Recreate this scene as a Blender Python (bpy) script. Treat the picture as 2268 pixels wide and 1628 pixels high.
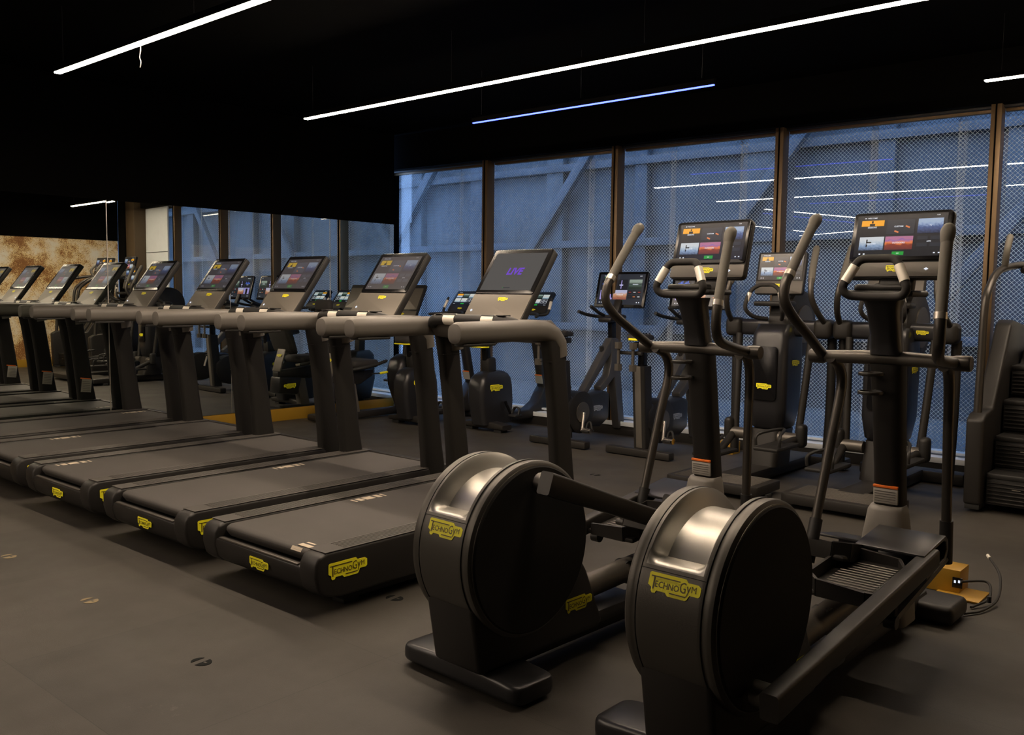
import bpy, bmesh, math, random
from mathutils import Vector, Matrix, Euler
random.seed(7)
for o in list(bpy.data.objects): bpy.data.objects.remove(o)
S = bpy.context.scene
COL = S.collection
R = math.radians
PI = math.pi

# ------------------------------------------------------------------ camera
CAMZ = 1.40
yaw, pit, rol = R(40.951), R(4.563), R(0.6924)
f = Vector((-math.sin(yaw)*math.cos(pit), math.cos(yaw)*math.cos(pit), -math.sin(pit)))
r0 = Vector((math.cos(yaw), math.sin(yaw), 0)); u0 = r0.cross(f)
rr = r0*math.cos(rol)+u0*math.sin(rol); uu = -r0*math.sin(rol)+u0*math.cos(rol)
cd = bpy.data.cameras.new('camera'); cam = bpy.data.objects.new('camera', cd); COL.objects.link(cam)
cam.matrix_world = Matrix(((rr.x, uu.x, -f.x, 0), (rr.y, uu.y, -f.y, 0), (rr.z, uu.z, -f.z, CAMZ), (0, 0, 0, 1)))
cd.sensor_width = 36; cd.lens = 2002.07/2268*36; cd.clip_start = .05
S.camera = cam
# ------------------------------------------------------------------ world and exposure
w = bpy.data.worlds.new('world'); S.world = w; w.use_nodes = True
w.node_tree.nodes['Background'].inputs[0].default_value = (.30, .52, 1.0, 1)
w.node_tree.nodes['Background'].inputs[1].default_value = 7.6
S.view_settings.view_transform = 'Standard'; S.view_settings.look = 'None'
S.view_settings.exposure = 0.0; S.view_settings.gamma = 1.0
STRIP_E = 150.0; BLUE_E = 9.0

# ------------------------------------------------------------------ materials
def nt(name):
    m = bpy.data.materials.new(name); m.use_nodes = True
    t = m.node_tree; return m, t, t.nodes['Principled BSDF']
def mat(name, col, rough=.5, metal=0., spec=.5, bump=0., bscale=200., var=0., vscale=6., coat=0.):
    m, t, b = nt(name)
    b.inputs['Base Color'].default_value = (*col, 1); b.inputs['Roughness'].default_value = rough
    b.inputs['Metallic'].default_value = metal; b.inputs['Specular IOR Level'].default_value = spec
    b.inputs['Coat Weight'].default_value = coat
    tc = t.nodes.new('ShaderNodeTexCoord')
    if var:
        n = t.nodes.new('ShaderNodeTexNoise'); n.inputs['Scale'].default_value = vscale; n.inputs['Detail'].default_value = 5
        t.links.new(tc.outputs['Object'], n.inputs['Vector'])
        r = t.nodes.new('ShaderNodeMapRange'); r.inputs['To Min'].default_value = 1-var; r.inputs['To Max'].default_value = 1+var
        r.inputs['From Min'].default_value = .3; r.inputs['From Max'].default_value = .7
        t.links.new(n.outputs['Fac'], r.inputs['Value'])
        x = t.nodes.new('ShaderNodeVectorMath'); x.operation = 'SCALE'; x.inputs[0].default_value = col
        t.links.new(r.outputs[0], x.inputs['Scale']); t.links.new(x.outputs[0], b.inputs['Base Color'])
    if bump:
        n = t.nodes.new('ShaderNodeTexNoise'); n.inputs['Scale'].default_value = bscale; n.inputs['Detail'].default_value = 3
        t.links.new(tc.outputs['Object'], n.inputs['Vector'])
        bp = t.nodes.new('ShaderNodeBump'); bp.inputs['Strength'].default_value = bump; bp.inputs['Distance'].default_value = .002
        t.links.new(n.outputs['Fac'], bp.inputs['Height']); t.links.new(bp.outputs[0], b.inputs['Normal'])
    return m
def emit(name, col, s, glossy=0.):
    m, t, b = nt(name)
    b.inputs['Base Color'].default_value = (.004, .004, .004, 1); b.inputs['Roughness'].default_value = .22
    b.inputs['Emission Color'].default_value = (*col, 1); b.inputs['Emission Strength'].default_value = s
    return m
M = {}
M['black'] = mat('black_plastic', (.015, .0142, .0135), .50, spec=.4, bump=.15, bscale=700)
M['dark'] = mat('dark_graphite_paint', (.019, .0172, .0155), .46, spec=.36, bump=.1, bscale=900)
M['gloss'] = mat('gloss_black', (.006, .006, .007), .2, spec=.3)
M['blue_black'] = mat('smooth_black_shroud', (.016, .016, .018), .33)
M['graphite'] = mat('graphite_metal', (.115, .105, .092), .40, metal=.55)
M['arm'] = mat('satin_dark_tube', (.060, .054, .047), .36, metal=.55)
M['shell'] = mat('light_grey_shell', (.15, .138, .122), .5)
M['grip'] = mat('grey_rubber_grip', (.13, .12, .10), .62, bump=.3, bscale=900)
M['rail'] = mat('soft_grey_rail', (.108, .098, .085), .48, bump=.12, bscale=900)
M['panel'] = mat('brushed_console_metal', (.155, .14, .118), .46, metal=.4, bump=.08, bscale=1200)
M['panel2'] = mat('dark_console_strip', (.085, .078, .068), .48, metal=.4)
M['post'] = mat('matt_black_upright', (.0135, .0122, .011), .6, spec=.22, bump=.1, bscale=900)
M['bike_grey'] = mat('studio_bike_grey', (.055, .053, .052), .45)
M['chrome'] = mat('chrome', (.85, .8, .75), .12, metal=1)
M['steel'] = mat('satin_steel', (.75, .70, .62), .3, metal=.85)
M['ivory'] = mat('pale_sensor_plate', (.85, .80, .70), .35, metal=.2)
M['drum'] = mat('drum_cover_graphite', (.092, .086, .077), .46, metal=.55, bump=.08, bscale=900)
M['scoop'] = mat('silver_scoop', (.36, .35, .32), .38, metal=.85)
M['disc'] = mat('black_disc', (.017, .016, .0148), .75, spec=.25)
M['beam'] = mat('charcoal_beam', (.020, .018, .016), .45, spec=.4)
M['belt'] = mat('belt_rubber', (.058, .052, .047), .68, bump=.4, bscale=500, var=.06)
M['groove'] = mat('ribbed_side_rail', (.068, .062, .055), .5)
M['mark'] = mat('belt_mark_paint', (.55, .47, .36), .6)
M['yellow'] = mat('logo_yellow', (1.0, .93, .02), .55)
M['ink'] = mat('logo_ink', (.07, .045, .01), .5)
M['whitelogo'] = mat('pale_logo', (.42, .46, .52), .5)
M['gold'] = mat('gold_base', (.42, .235, .022), .42, metal=.15, var=.08, vscale=3)
M['orange'] = mat('warning_orange', (.85, .18, .02), .5)
M['label'] = mat('grey_warning_label', (.36, .34, .30), .5)
M['ink2'] = mat('label_text', (.12, .11, .10), .6)
M['white'] = mat('white_sill', (.72, .76, .78), .45, var=.04)
M['rubber'] = mat('black_rubber', (.014, .014, .014), .7)
M['wallblk'] = mat('black_wall_paint', (.0014, .0013, .0012), .9, spec=.06, var=.1)
M['ceil'] = mat('black_ceiling_paint', (.0012, .0011, .0010), .95, spec=.04, var=.15, vscale=2)
M['frame'] = mat('bronze_window_frame', (.15, .095, .045), .42, metal=.45)
M['bronze'] = mat('dark_bronze_cladding', (.065, .043, .022), .5, metal=.3)
M['fabric'] = mat('black_seat_padding', (.022, .020, .019), .75, bump=.3, bscale=500)
M['wire'] = mat('galvanised_wire', (.85, .87, .90), .5, metal=.0)
M['ext'] = mat('facade_cladding', (.029, .031, .034), .8, var=.45, vscale=.9)
M['ext2'] = mat('facade_dark_column', (.024, .026, .031), .8, var=.3, vscale=1.5)
M['ground'] = mat('outdoor_paving', (.03, .03, .032), .8, var=.2, vscale=1.5)
M['strip'] = emit('warm_led_strip', (1.0, .80, .60), STRIP_E)
M['strip2'] = emit('warm_led_strip_dimmed', (1.0, .80, .60), 135.0)
M['blue'] = emit('blue_led_strip', (.05, .075, 1.0), BLUE_E)
M['s_bg'] = emit('screen_dark', (.10, .11, .15), .10)
M['s_bg2'] = emit('screen_tile', (.12, .14, .20), .16)
M['s_yel'] = emit('screen_amber', (1.0, .42, .015), .85)
M['s_wht'] = emit('screen_white', (.85, .9, 1.0), .9)
M['s_grn'] = emit('screen_green', (.03, .6, .08), .5)
M['s_sil'] = emit('screen_silhouette', (.03, .02, .02), .1)
M['s_vio'] = emit('screen_violet', (.28, .10, 1.0), .55)
M['s_blu'] = emit('screen_blue', (.10, .22, 1.0), .6)
M['s_lil'] = emit('screen_lilac', (.45, .38, .85), .7)
M['s_org'] = emit('screen_orange', (1., .3, .1), .7)
M['s_red'] = emit('screen_red', (.8, .05, .05), .5)
M['s_grey'] = emit('screen_grey', (.55, .52, .50), .14)
def photo(name, stops, s, scale=9.0, vert='Z'):
    """a picture shown on a screen: colour bands with cloudy noise"""
    m, t, b = nt(name); b.inputs['Roughness'].default_value = .22; b.inputs['Base Color'].default_value = (.004,)*3+(1,)
    tc = t.nodes.new('ShaderNodeTexCoord'); sp = t.nodes.new('ShaderNodeSeparateXYZ')
    t.links.new(tc.outputs['UV'], sp.inputs[0])
    n = t.nodes.new('ShaderNodeTexNoise'); n.inputs['Scale'].default_value = scale; n.inputs['Detail'].default_value = 4
    t.links.new(tc.outputs['UV'], n.inputs['Vector'])
    a = t.nodes.new('ShaderNodeMath'); a.operation = 'MULTIPLY_ADD'; a.inputs[1].default_value = .5
    t.links.new(n.outputs['Fac'], a.inputs[0]); t.links.new(sp.outputs['Y'], a.inputs[2])
    c = t.nodes.new('ShaderNodeValToRGB'); els = c.color_ramp.elements
    for i, (p, col) in enumerate(stops):
        e = els[i] if i < 2 else els.new(p)
        e.position = p; e.color = (*col, 1)
    t.links.new(a.outputs[0], c.inputs[0]); t.links.new(c.outputs[0], b.inputs['Emission Color'])
    b.inputs['Emission Strength'].default_value = s
    return m
M['p_snow'] = photo('picture_snow', [(.2, (.06, .09, .18)), (1.3, (.9, .95, 1)), (.55, (.35, .5, .75)), (.85, (.75, .85, .95))], .62)
M['p_sun'] = photo('picture_sunset', [(.25, (.16, .03, .03)), (1.3, (.28, .15, .5)), (.62, (.30, .05, .03)), (.75, (.95, .25, .06)), (1.0, (.55, .2, .35))], .75, 4)
M['p_sea'] = photo('picture_sea', [(.25, (.02, .03, .08)), (1.3, (.5, .65, .9)), (.7, (.08, .15, .4)), (.9, (.4, .55, .85))], .6)
M['p_leaf'] = photo('picture_leaves', [(.45, (.02, .04, .03)), (1.0, (.4, .5, .42)), (.7, (.10, .16, .13)), (.8, (.02, .03, .03))], .6, 26)
M['p_dune'] = photo('picture_dune', [(.4, (.35, .12, .08)), (1.3, (.5, .5, .7)), (.75, (.7, .36, .2)), (.9, (.6, .5, .55))], .8, 4)
M['p_pale'] = photo('picture_pale', [(.3, (.3, .45, .55)), (1.2, (.85, .9, .85)), (.6, (.7, .8, .8)), (.9, (.85, .75, .7))], .7, 5)

# mirror, glass
m, t, b = nt('mirror_glass'); b.inputs['Base Color'].default_value = (.80, .84, .80, 1); b.inputs['Metallic'].default_value = 1; b.inputs['Roughness'].default_value = .004
M['mirror'] = m
m = bpy.data.materials.new('window_glass'); m.use_nodes = True; t = m.node_tree
for n_ in list(t.nodes): t.nodes.remove(n_)
o_ = t.nodes.new('ShaderNodeOutputMaterial'); mx = t.nodes.new('ShaderNodeMixShader'); tr = t.nodes.new('ShaderNodeBsdfTransparent')
gl = t.nodes.new('ShaderNodeBsdfGlossy'); gl.inputs['Roughness'].default_value = .002; tr.inputs[0].default_value = (.93, .96, .97, 1)
fr = t.nodes.new('ShaderNodeFresnel'); fr.inputs['IOR'].default_value = 1.5
mu = t.nodes.new('ShaderNodeMath'); mu.operation = 'MULTIPLY'; mu.inputs[1].default_value = .75
ge = t.nodes.new('ShaderNodeNewGeometry'); io = t.nodes.new('ShaderNodeMapRange'); io.inputs[3].default_value = 1.5; io.inputs[4].default_value = 1/1.5
t.links.new(ge.outputs['Backfacing'], io.inputs[0]); t.links.new(io.outputs[0], fr.inputs['IOR'])
t.links.new(fr.outputs[0], mu.inputs[0]); t.links.new(mu.outputs[0], mx.inputs[0]); t.links.new(tr.outputs[0], mx.inputs[1]); t.links.new(gl.outputs[0], mx.inputs[2]); t.links.new(mx.outputs[0], o_.inputs[0])
M['glass'] = m
# floor: dark rubber tiles one metre wide
m, t, b = nt('rubber_tile_floor'); b.inputs['Roughness'].default_value = .55; b.inputs['Specular IOR Level'].default_value = .35
tc = t.nodes.new('ShaderNodeTexCoord'); L = t.links.new
def noise(scale, detail=5, rough=.5):
    n = t.nodes.new('ShaderNodeTexNoise'); n.inputs['Scale'].default_value = scale; n.inputs['Detail'].default_value = detail; n.inputs['Roughness'].default_value = rough
    L(tc.outputs['Object'], n.inputs['Vector']); return n.outputs['Fac']
def mr(v, a, b_, c, d):
    n = t.nodes.new('ShaderNodeMapRange'); n.inputs[1].default_value = a; n.inputs[2].default_value = b_; n.inputs[3].default_value = c; n.inputs[4].default_value = d; L(v, n.inputs[0]); return n.outputs[0]
def mth(op, a, b_=None):
    n = t.nodes.new('ShaderNodeMath'); n.operation = op
    for i, v in enumerate((a, b_)):
        if v is None: continue
        if isinstance(v, (int, float)): n.inputs[i].default_value = v
        else: L(v, n.inputs[i])
    return n.outputs[0]
bk = t.nodes.new('ShaderNodeTexBrick'); bk.offset = 0; bk.inputs['Scale'].default_value = 1; bk.inputs['Brick Width'].default_value = .99; bk.inputs['Row Height'].default_value = .99
bk.inputs['Mortar Size'].default_value = .0016; bk.inputs['Mortar Smooth'].default_value = .3
bk.inputs['Color1'].default_value = (.88, .88, .88, 1); bk.inputs['Color2'].default_value = (1.12, 1.11, 1.10, 1); bk.inputs['Mortar'].default_value = (.55, .55, .55, 1)
mp = t.nodes.new('ShaderNodeMapping'); mp.inputs['Location'].default_value = (3.565, -2.245, 0); L(tc.outputs['Object'], mp.inputs[0]); L(mp.outputs[0], bk.inputs['Vector'])
v = mth('MULTIPLY', mr(noise(1.3), .3, .7, .82, 1.15), mr(noise(9), .3, .7, .95, 1.05))
v = mth('MULTIPLY', v, mr(noise(420, 2), .35, .65, .9, 1.1))
sc = noise(38, 8, .75); v2 = mth('GREATER_THAN', mth('MULTIPLY', sc, noise(3.0, 2)), .435)
v = mth('ADD', v, mth('MULTIPLY', v2, .45))
x = t.nodes.new('ShaderNodeVectorMath'); x.operation = 'SCALE'; L(bk.outputs['Color'], x.inputs[0]); L(v, x.inputs['Scale'])
x2 = t.nodes.new('ShaderNodeVectorMath'); x2.operation = 'MULTIPLY'; L(x.outputs[0], x2.inputs[0]); x2.inputs[1].default_value = (.0500, .0445, .0370)
L(x2.outputs[0], b.inputs['Base Color'])
bp = t.nodes.new('ShaderNodeBump'); bp.inputs['Strength'].default_value = .25; bp.inputs['Distance'].default_value = .002; L(noise(300, 3), bp.inputs['Height']); L(bp.outputs[0], b.inputs['Normal'])
L(mr(noise(2.2), .3, .7, .48, .66), b.inputs['Roughness'])
M['floor'] = m
# rust mottled wall panel
m, t, b = nt('rust_mottled_plaster'); tc = t.nodes.new('ShaderNodeTexCoord'); L = t.links.new; b.inputs['Roughness'].default_value = .7
cr = t.nodes.new('ShaderNodeValToRGB'); e = cr.color_ramp.elements; e[0].position = .36; e[0].color = (.50, .24, .06, 1); e[1].position = .58; e[1].color = (.80, .76, .66, 1)
k = e.new(.46); k.color = (.78, .58, .28, 1)
nz = mth('ADD', mth('MULTIPLY', noise(1.5, 6, .65), .9), mth('MULTIPLY', noise(30, 6, .7), .10)); L(nz, cr.inputs[0])
sp_ = mth('LESS_THAN', mth('ADD', noise(80, 4, .65), mth('MULTIPLY', noise(1.5, 6, .65), 1.1)), .975)
mx_ = t.nodes.new('ShaderNodeMix'); mx_.data_type = 'RGBA'; L(sp_, mx_.inputs[0]); L(cr.outputs[0], mx_.inputs[6]); mx_.inputs[7].default_value = (.22, .09, .02, 1)
L(mx_.outputs[2], b.inputs['Base Color'])
M['rust'] = m

# ------------------------------------------------------------------ mesh builder
class B:
    def __init__(s): s.bm = bmesh.new(); s.mats = []; s.uv = s.bm.loops.layers.uv.new('UVMap')
    def mi(s, m):
        if m not in s.mats: s.mats.append(m)
        return s.mats.index(m)
    def merge(s, tb, m, mx=None):
        i = s.mi(m)
        me = bpy.data.meshes.new('t')
        for f_ in tb.faces: f_.material_index = i
        if mx is not None: bmesh.ops.transform(tb, matrix=mx, verts=tb.verts)
        tb.to_mesh(me); tb.free(); s.bm.from_mesh(me); bpy.data.meshes.remove(me); return s
    def box(s, c, d, m='black', bev=.006, rot=None, seg=2):
        tb = bmesh.new(); bmesh.ops.create_cube(tb, size=1); bmesh.ops.scale(tb, vec=d, verts=tb.verts)
        bev = min(bev, min(d)*.45)
        if bev > 0: bmesh.ops.bevel(tb, geom=tb.edges[:], offset=bev, segments=seg, profile=.5, affect='EDGES', clamp_overlap=True)
        mx = Matrix.Translation(c)
        if rot: mx = mx @ Euler([R(a) for a in rot]).to_matrix().to_4x4()
        return s.merge(tb, m, mx)
    def quad(s, x0, x1, z0, z1, y, m):
        """a flat rectangle facing -y, with UV 0..1"""
        i = s.mi(m); vs = [s.bm.verts.new((a, y, c)) for a, c in ((x0, z0), (x1, z0), (x1, z1), (x0, z1))]
        f_ = s.bm.faces.new(vs); f_.material_index = i
        for l, uv in zip(f_.loops, ((0, 0), (1, 0), (1, 1), (0, 1))): l[s.uv].uv = uv
        return s
    def prism(s, poly, axis, a, b, m='black', bev=.006, seg=2, only_caps=False):
        """polygon extruded along an axis. axis x: poly=(y,z); y: poly=(x,z); z: poly=(x,y)"""
        def P(p, t_): return (t_, p[0], p[1]) if axis == 'x' else (p[0], t_, p[1]) if axis == 'y' else (p[0], p[1], t_)
        tb = bmesh.new(); A = [tb.verts.new(P(p, a)) for p in poly]; C = [tb.verts.new(P(p, b)) for p in poly]; n = len(poly)
        tb.faces.new(A); tb.faces.new(C[::-1])
        for i in range(n): tb.faces.new((A[i], C[i], C[(i+1) % n], A[(i+1) % n]))
        bmesh.ops.recalc_face_normals(tb, faces=tb.faces)
        if bev > 0:
            ed = [e_ for e_ in tb.edges if len(e_.link_faces) == 2 and e_.calc_face_angle(0) > .6]
            bmesh.ops.bevel(tb, geom=ed, offset=bev, segments=seg, profile=.5, affect='EDGES', clamp_overlap=True)
        return s.merge(tb, m)
    def tube(s, pts, r, m='arm', seg=14, sub=6, caps=True, sy=1.0, round_end=False):
        """smooth tube through points; r a number or list"""
        P = [Vector(p) for p in pts]; n = len(P); rs = r if isinstance(r, (list, tuple)) else [r]*n
        Q = []; RR = []
        if n == 2 or sub <= 1: Q = P[:]; RR = list(rs)
        else:
            for i in range(n-1):
                p0 = P[max(i-1, 0)]; p1 = P[i]; p2 = P[i+1]; p3 = P[min(i+2, n-1)]
                for j in range(sub):
                    t_ = j/sub; t2 = t_*t_; t3 = t2*t_
                    Q.append(.5*((2*p1)+(-p0+p2)*t_+(2*p0-5*p1+4*p2-p3)*t2+(-p0+3*p1-3*p2+p3)*t3)); RR.append(rs[i]*(1-t_)+rs[i+1]*t_)
            Q.append(P[-1]); RR.append(rs[-1])
        if round_end:
            for end in (0, -1):
                p = Q[end]; d = (Q[0]-Q[1] if end == 0 else Q[-1]-Q[-2]).normalized(); rad = RR[end]
                ex = [(p+d*rad*math.sin(a), rad*math.cos(a)) for a in (R(30), R(55), R(78))]
                if end == 0: Q = [e_[0] for e_ in ex[::-1]]+Q; RR = [e_[1] for e_ in ex[::-1]]+RR
                else: Q += [e_[0] for e_ in ex]; RR += [e_[1] for e_ in ex]
        tb = bmesh.new(); rings = []; up = None
        for i, p in enumerate(Q):
            tg = (Q[min(i+1, len(Q)-1)]-Q[max(i-1, 0)]).normalized()
            if up is None:
                up = Vector((0, 0, 1)) if abs(tg.z) < .9 else Vector((0, 1, 0))
            sd = tg.cross(up).normalized(); up = sd.cross(tg).normalized()
            rings.append([tb.verts.new(p+sd*math.cos(2*PI*k_/seg)*RR[i]+up*math.sin(2*PI*k_/seg)*RR[i]*sy) for k_ in range(seg)])
        for a, c in zip(rings, rings[1:]):
            for k_ in range(seg): tb.faces.new((a[k_], a[(k_+1) % seg], c[(k_+1) % seg], c[k_]))
        if caps: tb.faces.new(rings[0][::-1]); tb.faces.new(rings[-1])
        bmesh.ops.recalc_face_normals(tb, faces=tb.faces)
        return s.merge(tb, m)
    def lathe(s, prof, axis, c, m='black', seg=40, arc=None):
        """profile [(radius, along)] around an axis through c; closed round"""
        tb = bmesh.new(); rings = []
        for rad, al in prof:
            ring = []
            for k_ in range(seg):
                a = 2*PI*k_/seg; p, q = rad*math.cos(a), rad*math.sin(a)
                v_ = (al, p, q) if axis == 'x' else (p, al, q) if axis == 'y' else (p, q, al)
                ring.append(tb.verts.new(Vector(v_)+Vector(c)))
            rings.append(ring)
        for a, d in zip(rings, rings[1:]):
            for k_ in range(seg): tb.faces.new((a[k_], a[(k_+1) % seg], d[(k_+1) % seg], d[k_]))
        tb.faces.new(rings[0]); tb.faces.new(rings[-1])
        bmesh.ops.recalc_face_normals(tb, faces=tb.faces)
        return s.merge(tb, m)
    def loft(s, secs, m='black', caps=True):
        """secs: lists of equal numbers of points"""
        tb = bmesh.new(); rings = [[tb.verts.new(p) for p in sec] for sec in secs]; n = len(rings[0])
        for a, d in zip(rings, rings[1:]):
            for k_ in range(n): tb.faces.new((a[k_], a[(k_+1) % n], d[(k_+1) % n], d[k_]))
        if caps: tb.faces.new(rings[0][::-1]); tb.faces.new(rings[-1])
        bmesh.ops.recalc_face_normals(tb, faces=tb.faces)
        return s.merge(tb, m)
    def mesh(s, me, m, mx):
        tb = bmesh.new(); tb.from_mesh(me); return s.merge(tb, m, mx)
    def build(s, name, parent=None, label=None, ang=38, loc=None, rot=None):
        me = bpy.data.meshes.new(name); s.bm.to_mesh(me); s.bm.free()
        for m_ in s.mats: me.materials.append(M[m_])
        me.shade_smooth(); me.set_sharp_from_angle(angle=R(ang))
        o = bpy.data.objects.new(name, me); COL.objects.link(o)
        if parent: o.parent = parent
        if label: o['label'] = label
        if loc: o.location = loc
        if rot: o.rotation_euler = rot
        return o
def rrect(w_, h_, r_, n=4):
    out = []
    for cx, cy, a0 in ((w_/2-r_, h_/2-r_, 0), (-w_/2+r_, h_/2-r_, 90), (-w_/2+r_, -h_/2+r_, 180), (w_/2-r_, -h_/2+r_, 270)):
        for k_ in range(n+1):
            a = R(a0+90*k_/n); out.append((cx+r_*math.cos(a), cy+r_*math.sin(a)))
    return out
def tag(o, label=None, cat=None, group=None, kind=None):
    if label: o['label'] = label
    if cat: o['category'] = cat
    if group: o['group'] = group
    if kind: o['kind'] = kind
    return o
def empty(name, loc=(0, 0, 0), rz=0):
    o = bpy.data.objects.new(name, None); COL.objects.link(o); o.location = loc; o.rotation_euler = (0, 0, rz); o.empty_display_size = .2; return o
def clone(root, loc, rz=None):
    def cp(o, par):
        c = o.copy(); COL.objects.link(c); c.parent = par
        for ch in kids.get(o.name, []): cp(ch, c)
        return c
    kids = {}
    for o in bpy.data.objects:
        if o.parent: kids.setdefault(o.parent.name, []).append(o)
    c = cp(root, None); c.location = loc
    if rz is not None: c.rotation_euler = (0, 0, rz)
    return c
def struct(o): o['kind'] = 'structure'; return o

# text meshes
TXT = {}
def text(body, size=1.0, bold=.0, shear=0., spacing=1.0):
    k_ = (body, bold, shear, spacing)
    if k_ not in TXT:
        c = bpy.data.curves.new('txt', 'FONT'); c.body = body; c.align_x = 'CENTER'; c.align_y = 'CENTER'; c.resolution_u = 2
        c.offset = bold; c.shear = shear; c.space_character = spacing; c.size = 1
        o = bpy.data.objects.new('txt', c); COL.objects.link(o); dg = bpy.context.evaluated_depsgraph_get()
        me = bpy.data.meshes.new_from_object(o.evaluated_get(dg)); bpy.data.objects.remove(o); TXT[k_] = me
    return TXT[k_]
def put_text(b_, body, x_, z_, y_, size, m='s_wht', bold=.012, shear=0., spacing=1.0, sx=1.0):
    """text in the xz plane facing -y"""
    mx = Matrix.Translation((x_, y_, z_)) @ Matrix.Rotation(PI/2, 4, 'X') @ Matrix.Diagonal((size*sx, size, size, 1))
    b_.mesh(text(body, 1, bold, shear, spacing), m, mx)

# the maker's stepped badge, unit width 1, in the xz plane facing -y
def make_logo(plate, ink, name):
    b_ = B()
    out = [(-.50, .155), (-.47, .175), (.20, .175), (.25, .125), (.44, .125), (.50, .085), (.50, -.045), (.47, -.075), (.31, -.075), (.27, -.155), (.24, -.175), (-.10, -.175), (-.15, -.125), (-.32, -.125), (-.34, -.165), (-.40, -.175), (-.43, -.14), (-.43, -.085), (-.50, -.045)]
    tb = bmesh.new(); A = [tb.verts.new((x_, -.008, z_)) for x_, z_ in out]; C = [tb.verts.new((x_, .0, z_)) for x_, z_ in out]; n = len(out)
    tb.faces.new(A); tb.faces.new(C[::-1])
    for i in range(n): tb.faces.new((A[i], C[i], C[(i+1) % n], A[(i+1) % n]))
    bmesh.ops.recalc_face_normals(tb, faces=tb.faces); b_.merge(tb, plate)
    def bar(x0, x1, z0, z1): b_.box(((x0+x1)/2, -.0105, (z0+z1)/2), (abs(x1-x0), .006, abs(z1-z0)), ink, bev=0)
    y_ = -.0135
    bar(-.46, .10, .100, .119); bar(-.405, -.383, -.105, .105); bar(-.07, .240, -.125, -.106)
    for c_, x_ in zip('ECHNO', (-.340, -.254, -.158, -.0605, .0475)): put_text(b_, c_, x_, -.019, y_, .15, ink, .008, sx=.92)
    put_text(b_, 'G', .170, .015, y_, .255, ink, .0, sx=.72)
    put_text(b_, 'y', .278, .028, y_, .268, ink, .0, sx=.69)
    put_text(b_, 'M', .378, .026, y_, .15, ink, .0, sx=.92)
    o = b_.build(name); me = o.data; bpy.data.objects.remove(o); return me
LOGO = make_logo('yellow', 'ink', 'logo_badge'); LOGOW = make_logo('whitelogo', 'blue_black', 'pale_logo_badge')
def logo(parent, loc, width, rot=(0, 0, 0), me=None, label=None):
    o = bpy.data.objects.new('logo_badge', me or LOGO); COL.objects.link(o); o.parent = parent; o.location = loc
    o.scale = (width, width, width); o.rotation_euler = [R(a) for a in rot]
    o['label'] = label or ('pale logo badge' if me is LOGOW else 'yellow logo badge'); return o

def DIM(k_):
    """the same screen colour dimmed, washed-out reflected glare painted into its glow and base"""
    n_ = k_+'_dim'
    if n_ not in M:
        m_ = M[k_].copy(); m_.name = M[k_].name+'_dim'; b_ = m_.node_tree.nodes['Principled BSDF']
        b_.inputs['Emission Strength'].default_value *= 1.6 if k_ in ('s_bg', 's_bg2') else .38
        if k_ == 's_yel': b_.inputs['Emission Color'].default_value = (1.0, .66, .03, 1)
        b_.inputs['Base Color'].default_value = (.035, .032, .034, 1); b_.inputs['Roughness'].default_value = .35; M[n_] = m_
    return n_
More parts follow.
